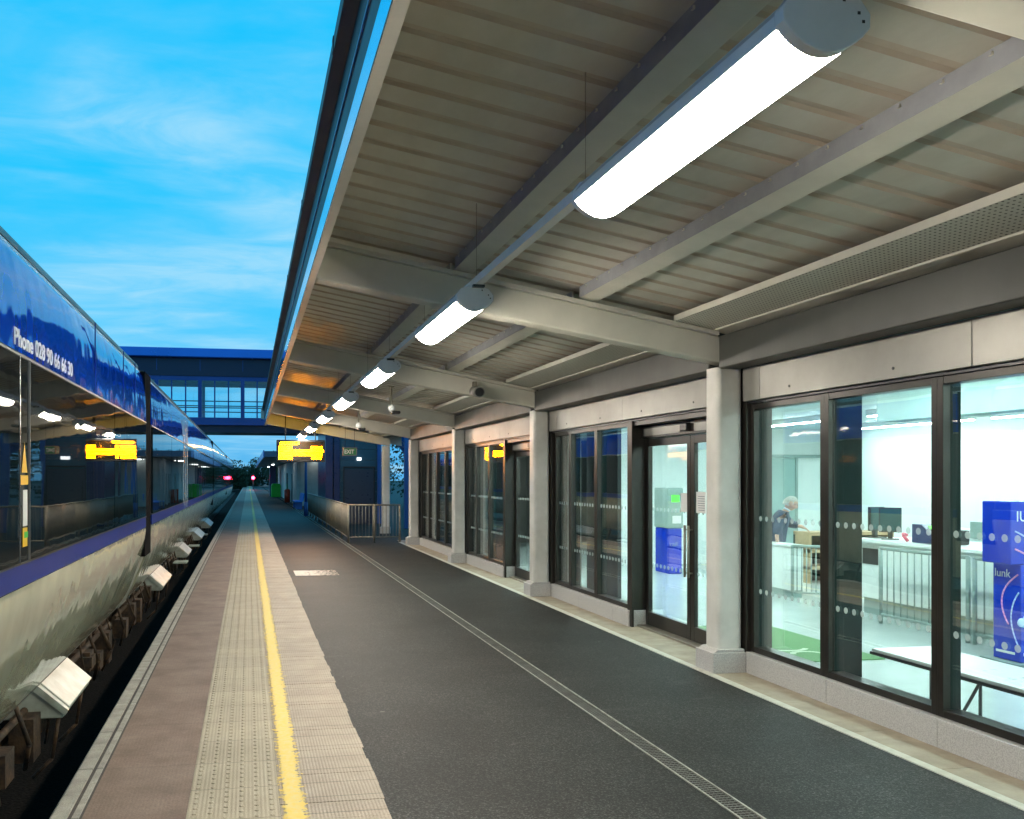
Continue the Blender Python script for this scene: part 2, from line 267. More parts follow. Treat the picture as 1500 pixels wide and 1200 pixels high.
M['coping'] = paver('coping_stone', (.24, .215, .175), (.44, .40, .33), .9, 'X', 40, .5, .014, .4, 6)
def yellowline():
    m, t, b = newmat('worn_yellow_paint'); nd = t.nodes.new; lk = t.links.new
    tc = nd('ShaderNodeTexCoord'); n = nd('ShaderNodeTexNoise'); n.inputs['Scale'].default_value = 24; n.inputs['Detail'].default_value = 6; n.inputs['Roughness'].default_value = .7
    lk(tc.outputs['Object'], n.inputs['Vector'])
    sp = nd('ShaderNodeSeparateXYZ'); lk(tc.outputs['Object'], sp.inputs[0])
    a = nd('ShaderNodeMath'); a.operation = 'SUBTRACT'; a.inputs[1].default_value = .26; lk(sp.outputs[0], a.inputs[0])
    ab = nd('ShaderNodeMath'); ab.operation = 'ABSOLUTE'; lk(a.outputs[0], ab.inputs[0])
    k = nd('ShaderNodeMath'); k.operation = 'MULTIPLY_ADD'; k.inputs[1].default_value = 4.6; lk(ab.outputs[0], k.inputs[0]); lk(n.outputs[0], k.inputs[2])
    g = nd('ShaderNodeMath'); g.operation = 'LESS_THAN'; g.inputs[1].default_value = .77; lk(k.outputs[0], g.inputs[0])
    cr = nd('ShaderNodeValToRGB'); cr.color_ramp.elements[0].color = (.72, .50, .08, 1); cr.color_ramp.elements[1].color = (.66, .52, .20, 1)
    cr.color_ramp.elements[0].position = .4; cr.color_ramp.elements[1].position = .6; lk(n.outputs[0], cr.inputs[0]); lk(cr.outputs[0], b.inputs['Base Color'])
    b.inputs['Roughness'].default_value = .6
    tr = nd('ShaderNodeBsdfTransparent'); mx = nd('ShaderNodeMixShader'); lk(g.outputs[0], mx.inputs[0]); lk(tr.outputs[0], mx.inputs[1]); lk(b.outputs[0], mx.inputs[2])
    lk(mx.outputs[0], t.nodes['Material Output'].inputs[0]); return m
M['yellow_line'] = yellowline()
def fademark():
    m, t, b = newmat('worn_white_marking'); nd = t.nodes.new; lk = t.links.new
    tc = nd('ShaderNodeTexCoord'); n = nd('ShaderNodeTexNoise'); n.inputs['Scale'].default_value = 14; n.inputs['Detail'].default_value = 6
    lk(tc.outputs['Object'], n.inputs['Vector']); sp = nd('ShaderNodeSeparateXYZ'); lk(tc.outputs['Object'], sp.inputs[0])
    k = nd('ShaderNodeMath'); k.operation = 'MULTIPLY_ADD'; k.inputs[1].default_value = .28; lk(sp.outputs[0], k.inputs[0]); lk(n.outputs[0], k.inputs[2])
    g = nd('ShaderNodeMath'); g.operation = 'LESS_THAN'; g.inputs[1].default_value = .93; lk(k.outputs[0], g.inputs[0])
    b.inputs['Base Color'].default_value = (.62, .52, .45, 1); b.inputs['Roughness'].default_value = .7
    tr = nd('ShaderNodeBsdfTransparent'); mx = nd('ShaderNodeMixShader'); lk(g.outputs[0], mx.inputs[0]); lk(tr.outputs[0], mx.inputs[1]); lk(b.outputs[0], mx.inputs[2])
    lk(mx.outputs[0], t.nodes['Material Output'].inputs[0]); return m
M['fade_mark'] = fademark()
# perforated tray: painted steel punched with rows of small holes
def perforated():
    m, t, b = newmat('perforated_tray'); nd = t.nodes.new; lk = t.links.new
    tc = nd('ShaderNodeTexCoord'); mp = nd('ShaderNodeMapping'); mp.inputs['Scale'].default_value = (1/.034, 1/.042, 0); lk(tc.outputs['Object'], mp.inputs[0])
    v = nd('ShaderNodeVectorMath'); v.operation = 'FRACTION'; lk(mp.outputs[0], v.inputs[0])
    s = nd('ShaderNodeVectorMath'); s.operation = 'SUBTRACT'; s.inputs[1].default_value = (.5, .5, 0); lk(v.outputs[0], s.inputs[0])
    ln = nd('ShaderNodeVectorMath'); ln.operation = 'LENGTH'; lk(s.outputs[0], ln.inputs[0])
    g = nd('ShaderNodeMath'); g.operation = 'LESS_THAN'; g.inputs[1].default_value = .20; lk(ln.outputs['Value'], g.inputs[0])
    mx = nd('ShaderNodeMixRGB'); mx.inputs[1].default_value = (.50, .49, .43, 1); mx.inputs[2].default_value = (.03, .03, .025, 1); lk(g.outputs[0], mx.inputs[0])
    lk(mx.outputs[0], b.inputs['Base Color']); b.inputs['Roughness'].default_value = .4
    return m
M['perf'] = perforated()
def ledmat():
    # dot-matrix display face: rows of lit dots with dark gaps
    m, t, b = newmat('led_matrix'); nd = t.nodes.new; lk = t.links.new
    b.inputs['Base Color'].default_value = (.01, .008, .005, 1); b.inputs['Emission Color'].default_value = (1.0, .30, .0, 1); b.inputs['Emission Strength'].default_value = 75
    return m
M['led'] = ledmat()
M['led_yellow'] = emat('led_yellow', (1.0, .60, .02), 7)

# ------------------------------------------------------------------ mesh helpers
class MB:
    def __init__(s): s.bm = bmesh.new(); s.mi = 0
    def face(s, pts):
        vs = [s.bm.verts.new(p) for p in pts]; f = s.bm.faces.new(vs); f.material_index = s.mi; return f
    def box(s, x0, x1, y0, y1, z0, z1):
        v = [s.bm.verts.new((x, y, z)) for x in (x0, x1) for y in (y0, y1) for z in (z0, z1)]
        for q in ((0, 1, 3, 2), (4, 6, 7, 5), (0, 4, 5, 1), (2, 3, 7, 6), (0, 2, 6, 4), (1, 5, 7, 3)):
            f = s.bm.faces.new([v[i] for i in q]); f.material_index = s.mi
        return s
    def prism_y(s, prof, y0, y1):       # profile of (x,z) extruded along Y
        a = [s.bm.verts.new((x, y0, z)) for x, z in prof]; b = [s.bm.verts.new((x, y1, z)) for x, z in prof]
        n = len(prof)
        for i in range(n):
            f = s.bm.faces.new((a[i], a[(i+1) % n], b[(i+1) % n], b[i])); f.material_index = s.mi
        for c in (a, b[::-1]):
            f = s.bm.faces.new(c); f.material_index = s.mi
        return s
    def prism_x(s, prof, x0, x1):       # profile of (y,z)
        a = [s.bm.verts.new((x0, y, z)) for y, z in prof]; b = [s.bm.verts.new((x1, y, z)) for y, z in prof]
        n = len(prof)
        for i in range(n):
            f = s.bm.faces.new((a[i], a[(i+1) % n], b[(i+1) % n], b[i])); f.material_index = s.mi
        for c in (a, b[::-1]):
            f = s.bm.faces.new(c); f.material_index = s.mi
        return s
    def sheet_y(s, prof, y0, y1, n=1):  # open profile sheet
        for k in range(n):
            ya = y0+(y1-y0)*k/n; yb = y0+(y1-y0)*(k+1)/n
            for i in range(len(prof)-1):
                (xa, za), (xb, zb) = prof[i], prof[i+1]
                s.face([(xa, ya, za), (xb, ya, zb), (xb, yb, zb), (xa, yb, za)])
        return s
    def tube(s, p, q, r, r2=None, n=10, cap=True):
        p = Vector(p); q = Vector(q); d = (q-p); r2 = r if r2 is None else r2
        z = d.normalized(); x = z.orthogonal().normalized(); y = z.cross(x)
        a = []; b = []
        for i in range(n):
            t = 2*math.pi*i/n; u = x*math.cos(t)+y*math.sin(t)
            a.append(s.bm.verts.new(p+u*r)); b.append(s.bm.verts.new(q+u*r2))
        for i in range(n):
            f = s.bm.faces.new((a[i], a[(i+1) % n], b[(i+1) % n], b[i])); f.smooth = True; f.material_index = s.mi
        if cap:
            for c in (a[::-1], b):
                f = s.bm.faces.new(c); f.material_index = s.mi
        return s
    def path(s, pts, r, n=8):
        for a, b in zip(pts, pts[1:]): s.tube(a, b, r, n=n)
        return s
    def ball(s, c, r, sx=1, sy=1, sz=1, sub=2):
        res = bmesh.ops.create_icosphere(s.bm, subdivisions=sub, radius=r)
        for v in res['verts']:
            v.co = Vector((v.co.x*sx, v.co.y*sy, v.co.z*sz))+Vector(c)
            for f in v.link_faces: f.smooth = True; f.material_index = s.mi
        return s
    def build(s, name, mats, parent=None, bevel=0.0, recalc=True):
        if recalc: bmesh.ops.recalc_face_normals(s.bm, faces=s.bm.faces[:])
        me = bpy.data.meshes.new(name); s.bm.to_mesh(me); s.bm.free()
        for m in (mats if isinstance(mats, (list, tuple)) else [mats]): me.materials.append(M[m] if isinstance(m, str) else m)
        o = bpy.data.objects.new(name, me); col.objects.link(o)
        if parent: o.parent = parent; o.matrix_parent_inverse = Matrix.Translation(-parent.location) if parent.type == 'EMPTY' and parent.parent is None else Matrix.Identity(4)
        if bevel:
            b = o.modifiers.new('bevel', 'BEVEL'); b.width = bevel; b.segments = 2; b.limit_method = 'ANGLE'; b.angle_limit = R(40)
        return o
def tag(o, label, cat, group=None):
    o['label'] = label; o['category'] = cat
    if group: o['group'] = group
    return o
def structure(o, label=None):
    o['kind'] = 'structure'
    if label: o['label'] = label
    return o
def thing(name, label, cat, loc=(0, 0, 0), group=None):
    o = bpy.data.objects.new(name, None); col.objects.link(o); o.location = loc; o.empty_display_size = .3
    return tag(o, label, cat, group)
def kids(o): return [c for c in bpy.data.objects if c.parent == o]
def copy_tree(o, parent=None, d=None):
    c = o.copy(); col.objects.link(c)
    if parent: c.parent = parent
    elif d is not None: c.location = o.location+Vector(d)
    for k in kids(o): copy_tree(k, c)
    return c
def text_mesh(body, size, name, mats, parent, matrix, extrude=.002, squeeze=1.0, bold=0.0):
    cu = bpy.data.curves.new(name, 'FONT'); cu.body = body; cu.size = size; cu.extrude = extrude; cu.offset = bold
    t = bpy.data.objects.new(name+'_tmp', cu); col.objects.link(t)
    dg = bpy.context.evaluated_depsgraph_get(); dg.update()
    me = bpy.data.meshes.new_from_object(t.evaluated_get(dg)); bpy.data.objects.remove(t)
    me.transform(matrix @ Matrix.Diagonal((squeeze, 1, 1, 1)))
    me.materials.clear(); me.materials.append(M[mats]); o = bpy.data.objects.new(name, me); col.objects.link(o)
    if parent:
        o.parent = parent
        if parent.type == 'EMPTY' and parent.parent is None: o.matrix_parent_inverse = Matrix.Translation(-parent.location)
    return o

# ================================================================== SETTING
structure(MB().box(-600, 600, -60, 900, -1.6, -1.0).build('ground', 'earth'))
structure(MB().box(-7.5, -1.16, -30, 500, -1.0, -.93).build('track_bed', 'ballast'))
structure(MB().box(-1.10, 60, -20, 420, -1.02, -.10).build('platform_base', 'stone'))
# platform surfaces, strip by strip
YE = 400
structure(MB().prism_y([(-1.10, -.12), (-1.10, -.012), (-1.088, 0), (-1.002, 0), (-.998, -.012), (-.998, -.12)], -20, YE).build('platform_coping', 'coping'))
structure(MB().box(-.9975, -.9745, -20, YE, -.12, -.008).box(-.933, -.9185, -20, YE, -.12, -.006).build('coping_joint', 'grout'))
structure(MB().box(-.974, -.9335, -20, YE, -.12, .002).build('coping_strip', 'coping', bevel=.003))
structure(MB().box(-.918, -.346, -20, YE, -.12, -.004).build('brown_paving', 'pav_brown'))
b = MB(); b.box(-.344, .179, -20, YE, -.12, 0)
X0 = -.344; pt = .523/6
y = 2.9
j = 0
while y < 34:
    for i in range(6):
        cx = X0+pt*(i+.5)
        n = 8 if y < 14 else 5
        r1, r2, hh = .0165, .0105, .0055
        lo = [b.bm.verts.new((cx+r1*math.cos(2*math.pi*k/n), y+r1*math.sin(2*math.pi*k/n), .0005)) for k in range(n)]
        hi = [b.bm.verts.new((cx+r2*math.cos(2*math.pi*k/n), y+r2*math.sin(2*math.pi*k/n), hh)) for k in range(n)]
        for k in range(n): b.bm.faces.new((lo[k], lo[(k+1) % n], hi[(k+1) % n], hi[k]))
        b.bm.faces.new(hi)
    y += pt; j += 1
structure(b.build('tactile_paving', 'pav_tac', recalc=False))
# beige ridged paving with slightly uneven right edge
b = MB(); y = -20; prev = .80
while y < YE:
    st = .262 if y < 60 else 4
    xr = .792+random.uniform(-.007, .009)
    b.box(.181, xr, y+.0015, y+st-.0015, -.12, -.001+random.uniform(-.0025, .0015)); y += st
structure(b.build('beige_paving', 'pav_beige'))
structure(MB().box(.17, 2.70, -20, YE, -.12, -.006).box(2.84, 4.365, -20, YE, -.12, -.006).build('asphalt_surface', 'asphalt'))
structure(MB().box(4.37, 4.45, -20, 27, -.12, 0).build('stone_edging', 'stone_edge', bevel=.004))
b = MB(); y = -10
while y < 27: b.box(4.452, 4.98, y+.003, y+.9-.003, -.12, -.002+random.uniform(-.001, .001)); y += .9
structure(b.build('stone_border', 'stone'))
structure(MB().box(5.0, 60, 26, YE, -.12, -.006).box(4.365, 5.0, 27.0, YE, -.12, -.006).build('rear_asphalt', 'asphalt'))
b = MB(); b.face([(.10, -20, .0012), (.42, -20, .0012), (.42, YE, .0012), (.10, YE, .0012)])
for v in b.bm.verts: v.co.z = .004
structure(b.build('yellow_line', 'yellow_line'))
b = MB(); b.face([(.90, 18.0, .0), (1.75, 18.0, .0), (1.75, 19.0, .0), (.90, 19.0, .0)])
structure(b.build('worn_marking', 'fade_mark'))
# drainage channel
dr = thing('drain_channel', 'long slotted steel drainage channel set in the asphalt in front of the building', 'drain', (2.77, 0, 0))
MB().box(2.70, 2.712, -20, 58, -.12, 0).box(2.828, 2.84, -20, 58, -.12, 0).build('edge_rail', mat('drain_edge', (.38, .38, .33), .5, .2, c2=(.22, .22, .19), nscale=14), dr)
b = MB(); b.box(2.712, 2.828, -20, 58, -.12, -.03)
b.build('channel_floor', 'underframe', dr)
b = MB(); y = 1.5
while y < 30:
    b.box(2.7125, 2.8275, y, y+.018, -.026, -.006); y += .036
for x in (2.74, 2.768, 2.796): b.box(x-.002, x+.002, -20, 58, -.0262, -.0055)
b.build('grating', mat('drain_grate', (.085, .085, .078), .6, .1, c2=(.055, .055, .05)), dr)

# rails and sleepers
for x in (-4.85, -3.4):
    pass
b = MB()
for y in range(-20, 260):
    b.box(-5.3, -2.4, y*.7-.12, y*.7+.12, -.93, -.88)
structure(b.build('sleepers', 'underframe'))
structure(MB().box(-3.36, -3.29, -30, 420, -.88, -.73).box(-4.79, -4.72, -30, 420, -.88, -.73).build('rails', 'rust'))

# ================================================================== CANOPY
COLS = [2.45, 8.30, 14.20, 20.05, 25.75, 31.2]
BEAMY = [-9.25, -3.4]+COLS
can = thing('station_canopy', 'cream painted steel canopy with corrugated deck sheltering the platform', 'canopy', (2.6, 12, 0))
def zt(x): return 4.0-.185*(x-.65)
YC0, YC1 = -10.0, 32.0
# corrugated deck
b = MB(); b2 = MB(); y = YC0; base = .165
while y < YC1:
    p = [(y, 0), (y+.215, 0), (y+.235, .018), (y+.290, .018), (y+.31, 0)]
    for i in range(4):
        (ya, za), (yb, zb) = p[i], p[i+1]
        b.mi = 1 if i in (1, 2, 3) else 0
        for xa, xb in ((.62, 4.9),):
            b.face([(xa, ya, zt(xa)+base+za), (xb, ya, zt(xb)+base+za), (xb, yb, zt(xb)+base+zb), (xa, yb, zt(xa)+base+zb)])
    y += .31
b.build('roof_deck', ['deck', 'deck_rib'], can)
b = MB(); b.prism_y([(.46, zt(.46)+.22), (.46, zt(.46)+.26), (5.4, zt(5.4)+.26), (5.4, zt(5.4)+.22)], YC0, YC1)
b.build('roof_sheet', 'gutter', can)
# beams (tapering slightly to the track)
for by in BEAMY:
    x1 = 4.50
    t = .10
    b = MB()
    b.prism_y([(.60, zt(.6)), (x1+.28, zt(x1+.28)), (x1+.28, 2.985), (.60, 3.695)], by+.03, by+.03+.20)
    o = b.build('beam', 'beam_paint', can, bevel=.018)
    # bottom flange lip and top lip
    MB().prism_y([(.61, zt(.61)+.0), (4.5, zt(4.5)+.0), (4.5, zt(4.5)+.035), (.61, zt(.61)+.035)], by-.02, by+.30).build('beam_flange', 'beam_paint', o)
# purlins: channels between beams and deck
def purl(xa, xb, ya, yb, h=.15):
    b = MB(); b.prism_y([(xa, zt(xa)+.165), (xa, zt(xa)+.165-h), (xb, zt(xb)+.165-h), (xb, zt(xb)+.165-h+.02), (xa+.02, zt(xa+.02)+.185-h), (xa+.02, zt(xa+.02)+.165)], ya, yb)
    # fixings heads on the edge under the deck
    for k in range(int((yb-ya)/.28)):
        yy = ya+.14+k*.28; b.box(xa-.012, xa, yy, yy+.02, zt(xa)+.135, zt(xa)+.15)
    for f in b.bm.faces:
        f.normal_update()
    bmesh.ops.recalc_face_normals(b.bm, faces=b.bm.faces[:])
    for f in b.bm.faces:
        if f.normal.x < -.9: f.material_index = 1  # track-side faces take the grey with shade painted in
    return b.build('purlin', ['beam_paint', 'purlin_shade'], can)
for ya, yb in zip(BEAMY, BEAMY[1:]+[YC1]):
    for xa, xb in ((1.88, 2.05), (3.09, 3.26)):
        purl(xa, xb, ya+.235 if ya != BEAMY[0] else YC0, yb+.028, .105)
    # edge angle
    MB().prism_y([(.602, zt(.6)+.16), (.602, zt(.6)-.01), (.66, zt(.66)-.01), (.66, zt(.66)), (.612, zt(.61)), (.612, zt(.61)+.16)], ya+.235, yb+.028).build('edge_angle', 'beam_paint', can)
    # perforated soffit tray above the wall beam
    b = MB()
    b.prism_y([(4.05, 3.415), (4.05, 3.47), (4.06, 3.47), (4.06, 3.425), (4.44, 3.36), (4.44, 3.41), (4.45, 3.41), (4.45, 3.345)], ya+.235, yb+.028)
    b.bm.faces.ensure_lookup_table()
    for f in b.bm.faces:
        f.normal_update(); c_ = f.calc_center_median()
        if abs(f.normal.z) > .9: f.material_index = 1
    b.build('perforated_tray', ['beam_paint', 'perf'], can)
    MB().prism_y([(4.452, 3.33), (4.452, 3.38), (4.62, 3.35), (4.62, 3.30)], ya+.235, yb+.028).build('soffit_strip', 'beam_paint', can)
# edge fascia: bottom flange, vertical face, gutter
MB().prism_y([(.535, 3.695), (.60, 3.695), (.60, 3.99), (.59, 3.99), (.59, 3.71), (.535, 3.71)], YC0, YC1).build('fascia_flange', 'beam_paint', can)
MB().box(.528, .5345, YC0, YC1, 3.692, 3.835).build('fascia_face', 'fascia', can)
MB().box(.530, .56, YC0, YC1, 3.838, 4.25).build('fascia_panel', 'gutter', can)
MB().box(.519, .5295, YC0, YC1, 3.995, 4.012).build('fascia_bead', 'blue_steel', can)
MB().prism_y([(.455, 4.22), (.529, 4.19), (.529, 4.30), (.455, 4.30)], YC0, YC1).build('gutter', 'gutter', can)
for k in range(14): MB().box(.4505, .4545, YC0+k*3, YC0+k*3+.06, 4.222, 4.30).build('gutter_joint', 'gutter', can)
# end fascia
MB().prism_y([(.42, zt(.42)+.22), (5.3, zt(5.3)+.22), (5.3, zt(5.3)-.12), (.42, zt(.42)-.12)], YC1+.005, YC1+.05).build('end_fascia', 'beam_paint', can)
# columns
for cy in COLS:
    b = MB()
    r = .045; x0, x1, y0, y1 = 4.51, 4.775, cy+.03, cy+.29
    pts = []
    for (cx, cyy, a0) in ((x1-r, y1-r, 0), (x0+r, y1-r, 90), (x0+r, y0+r, 180), (x1-r, y0+r, 270)):
        for k in range(5):
            a = R(a0+k*22.5); pts.append((cx+r*math.cos(a), cyy+r*math.sin(a)))
    lo = [b.bm.verts.new((x, y, .20)) for x, y in pts]; hi = [b.bm.verts.new((x, y, 2.984)) for x, y in pts]
    n = len(pts)
    for i in range(n):
        f = b.bm.faces.new((lo[i], lo[(i+1) % n], hi[(i+1) % n], hi[i])); f.smooth = (i % 5) != 4
    c = b.build('column', 'white_paint', can)
    b = MB(); b.box(4.435, 4.782, cy-.02, cy+.34, -.02, .195)
    b.prism_y([(4.455, .195), (4.50, .225), (4.779, .225), (4.779, .195)], cy+.0, cy+.32)
    b.build('column_base', 'granite', c, bevel=.006)
# ragged strip of torn membrane hanging from the tray, nearest bay
b = MB(); pts = []
for k in range(11):
    t = k/10; yy = 5.0+t*1.5; pts.append((4.47-.10*math.sin(math.pi*t), yy, 3.33-.055*math.sin(math.pi*t)))
for a, c in zip(pts, pts[1:]):
    b.face([a, (a[0]+.05, a[1], a[2]+.012), (c[0]+.05, c[1], c[2]+.012), c])
    b.face([(a[0], a[1], a[2]-.004), (c[0], c[1], c[2]-.004), (c[0]+.05, c[1], c[2]+.008), (a[0]+.05, a[1], a[2]+.008)])
tag(b.build('loose_strip', 'beam_paint', recalc=False), 'thin pale strip sagging loose from the perforated ceiling tray', 'strip')

# ================================================================== STATION BUILDING (front wall)
sb = thing('station_building', 'glazed station building with granite plinth and bright waiting hall', 'building', (4.9, 13, 0))
BAYS = [(-3.4, 2.45), (2.45, 8.30), (8.30, 14.20), (14.20, 20.05), (20.05, 25.75)]
XG = 4.87; ZB, ZT = .205, 2.62
def window(y0, y1, lab=None, depth=4.975, jamb=.05, zb=ZB):
    # one glazed panel: frame ring + pane + dot rows
    b = MB()
    b.box(4.83, XG+.02, y0, y0+jamb, zb, ZT).box(4.83, XG+.02, y1-jamb, y1, zb, ZT)
    b.mi = 1; b.box(XG+.0205, depth, y0, y0+jamb, zb, ZT).box(XG+.0205, depth, y1-jamb, y1, zb, ZT); b.mi = 0
    b.box(4.832, depth-.01, y0+jamb, y1-jamb, zb, zb+.055).box(4.832, depth-.01, y0+jamb, y1-jamb, ZT-.055, ZT)
    w_ = b.build('window', ['frame', 'dark_interior'], sb, bevel=.003)
    MB().box(XG, XG+.012, y0+jamb, y1-jamb, zb+.055, ZT-.055).build('pane', 'glass', w_)
    b = MB()
    n = int((y1-y0-2*jamb)/.105); off = ((y1-y0-2*jamb)-(n-1)*.105)/2
    for z in (1.505, .80):
        for k in range(n):
            c = y0+jamb+off+k*.105; vs = []
            for q in range(14):
                a = 2*math.pi*q/14; vs.append((XG-.001, c+.026*math.cos(a), z+.026*math.sin(a)))
            b.face(vs)
    b.build('dot_rows', 'dots', w_)
    return w_
def door(y0, y1):
    # recessed sliding double door with dark reveals, header, two leaves
    d = bpy.data.objects.new('door', None); col.objects.link(d); d.parent = sb; d.matrix_parent_inverse = Matrix.Translation(-sb.location)
    def bb(b, n, m, bev=0): 
        o = b.build(n, m, None, bev); o.parent = d; return o
    xr = 5.02
    bb(MB().box(4.83, xr+.10, y1-.06, y1, .0, ZT).box(4.83, xr+.10, y0, y0+.06, .0, ZT).box(4.83, xr+.10, y0+.06, y1-.06, 2.56, ZT), 'frame', 'frame', .004)
    bb(MB().box(xr-.06, xr+.09, y0+.06, y1-.06, 2.40, 2.557), 'header', 'frame', .006)
    bb(MB().box(xr-.066, xr-.0605, y1-1.15, y1-.15, 2.43, 2.52).box(xr-.066, xr-.0605, y1-2.3, y1-1.5, 2.43, 2.52), 'header_plate', 'lintel')
    bb(MB().box(xr-.12, xr-.062, y1-1.42, y1-1.25, 2.44, 2.53), 'sensor', 'black', .01)
    bb(MB().box(4.9, xr+.1, y0+.06, y1-.06, -.03, .02), 'threshold', 'rail_steel')
    ym = (y0+y1)/2-.02
    for a, c in ((y0+.065, ym-.005), (ym+.005, y1-.065)):
        b = MB(); s = .085
        b.box(xr, xr+.05, a, a+s, .025, 2.395).box(xr, xr+.05, c-s, c, .025, 2.395)
        b.box(xr+.001, xr+.049, a+s, c-s, .025, .19).box(xr+.001, xr+.049, a+s, c-s, 2.30, 2.395)
        lf = bb(b, 'leaf', 'frame', .004)
        g = MB().box(xr+.02, xr+.03, a+s, c-s, .19, 2.30).build('pane', 'glass', None); g.parent = lf
        b = MB()
        for z in (1.505, .80):
            k = a+s+.1
            while k < c-s-.05:
                b.face([(xr+.0185, k+.026*math.cos(2*math.pi*q/12), z+.026*math.sin(2*math.pi*q/12)) for q in range(12)]); k += .105
        q = b.build('dot_rows', 'dots', None); q.parent = lf
        if a < ym-.01:
            p = MB().box(xr+.014, xr+.0178, c-s-.24, c-s-.02, 1.50, 1.74).build('notice', 'paper', None); p.parent = lf
            p = MB()
            for r_ in range(7): p.box(xr+.0125, xr+.0139, c-s-.22, c-s-.07+random.uniform(-.02, .02), 1.53+r_*.026, 1.535+r_*.026)
            p = p.build('notice_print', 'navy', None); p.parent = lf
        else:
            p = MB().box(xr+.014, xr+.0178, a+s+.02, a+s+.18, 1.50, 1.72).build('notice', 'paper', None); p.parent = lf
        # pull handle
        hb = MB().tube((xr-.05, (a+.04) if a > ym-.01 else (c-.04), .75), (xr-.05, (a+.04) if a > ym-.01 else (c-.04), 1.35), .014)
        for z in (.8, 1.3): hb.tube((xr-.05, (a+.04) if a > ym-.01 else (c-.04), z), (xr, (a+.04) if a > ym-.01 else (c-.04), z), .01)
        hb = hb.build('handle', 'rail_steel', None); hb.parent = lf
    return d
for bi, (a, c) in enumerate(BAYS):
    y0, y1 = a+.35, c-.02
    hasdoor = bi in (2, 3)
    if hasdoor: pys = 11.11+(a-8.30)
    else: pys = y0
    # plinth slabs
    b = MB(); y = y1
    segs = []
    while y > pys+.01:
        n_ = max(pys, y-1.27); segs.append((n_, y)); y = n_
    for s0, s1 in segs: b.box(4.78, 5.05, s0+.002, s1-.002, -.02, .202)
    b.build('plinth', 'granite', sb, bevel=.004)
    # header beam and lintel
    MB().box(4.52, 4.76, a+.235 if False else a+.232, c+.028, 2.968, 3.285).build('wall_beam', 'grey_beam', sb, bevel=.01)
    MB().box(4.66, 5.2, a+.33, c+.028, 3.30, 3.75).build('upper_wall', 'grey_beam', sb)
    b = MB(); y = y0-.01
    while y < y1:
        e_ = min(y+2.6, y1+.01); b.box(4.752, 4.86, y+.003, e_-.003, 2.645, 2.966); y += 2.6
    o = b.build('lintel_panel', 'lintel', sb, bevel=.003)
    for q in range(4):
        yy = a+1.0+q*1.35; MB().tube((4.7515, yy, 2.72), (4.746, yy, 2.72), .012, n=8).build('fixing', 'black', o)
    MB().box(4.80, 4.95, y0-.01, y1+.01, 2.621, 2.644).build('shadow_gap', 'black', sb)
    if hasdoor:
        d0 = a-8.30
        w1 = [(14.14, 13.43), (13.43, 12.37), (12.37, 11.20)]
        for hi_, lo_ in w1: window(lo_+d0, hi_+d0, jamb=.055)
        door(y0, 11.19+d0)
        MB().box(4.80, 4.829, 11.05+d0, 11.19+d0, -.0, ZT).build('corner_post', 'frame', sb)
    else:
        n = 4; ys = [y1-(y1-y0)*k/n for k in range(n+1)] if bi != 4 else [y1-(y1-y0)*k/5 for k in range(6)]
        if bi == 1: ys = [8.28, 7.11, 5.80, 4.48, 3.15, 2.80]
        for h_, l_ in zip(ys, ys[1:]): window(l_, h_, jamb=.058)
for cy in COLS[:5]:
    MB().box(4.79, 5.06, cy-.018, cy+.348, -.02, 3.3).build('pier', 'frame', sb)
# structural post behind first mullion
MB().box(4.977, 5.15, 7.055, 7.17, 0, 2.9).build('inner_post', 'dark_interior', sb)
# hall shell
b = MB(); b.box(4.985, 26, -6, 26, -.10, -.001); b.build('hall_floor', 'hall_floor', sb)
b = MB(); b.box(5.06, 26, -6, 26, 3.0, 3.1); b.build('hall_ceiling', 'hall_ceiling', sb)
MB().box(13.0, 13.2, -6, 26, 0, 3.0).build('back_wall', 'hall_wall', sb)
MB().box(7.6, 13.0, 19.0, 19.15, 0, 3.0).build('end_wall', 'hall_wall', sb)
MB().box(5.0, 13.0, -6.2, -6.0, 0, 3.0).build('rear_wall', 'hall_wall', sb)
MB().box(4.9, 13.2, 26.0, 26.2, 0, 3.6).build('gable_wall', 'grey_beam', sb)
# partitions behind the dark windows
for d0 in (0, 5.85):
    MB().box(4.99, 5.32, 14.25+d0, 14.33+d0, 0, 2.95).build('cross_partition', 'hall_wall', sb)
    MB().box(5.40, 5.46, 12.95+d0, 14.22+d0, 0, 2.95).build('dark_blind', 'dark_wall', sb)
MB().box(4.99, 5.32, 25.2, 25.28, 0, 2.95).build('cross_partition', 'hall_wall', sb)
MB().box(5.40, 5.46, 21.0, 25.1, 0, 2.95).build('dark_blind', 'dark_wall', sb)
# upper dark bulkhead seen near the glass and a teal drop ceiling
MB().box(7.2, 7.5, 2.0, 9.6, 2.55, 3.0).build('ceiling_drop', 'teal_bulkhead', sb)
# glazed inner screen on the end wall
b = MB()
for x in (10.6, 11.35, 12.15, 12.9): b.box(x, x+.06, 18.93, 18.99, 0, 2.35)
b.box(10.6, 12.96, 18.92, 18.985, 2.35, 2.42)
b.build('inner_screen_frame', 'hall_grey', sb)
MB().box(11.41, 12.15, 18.95, 18.985, .02, 2.34).build('inner_door', 'teal_bulkhead', sb)
b = MB()
for yy in (9.2, 10.0): b.box(12.95, 12.99, yy, yy+.04, .95, 2.2)
b.box(12.94, 12.99, 7.0, 7.08, 0, 2.15).box(12.94, 12.99, 7.9, 7.98, 0, 2.15).box(12.94, 12.99, 7.0, 7.98, 2.1, 2.18)
b.build('back_wall_trim', 'teal_bulkhead', sb)
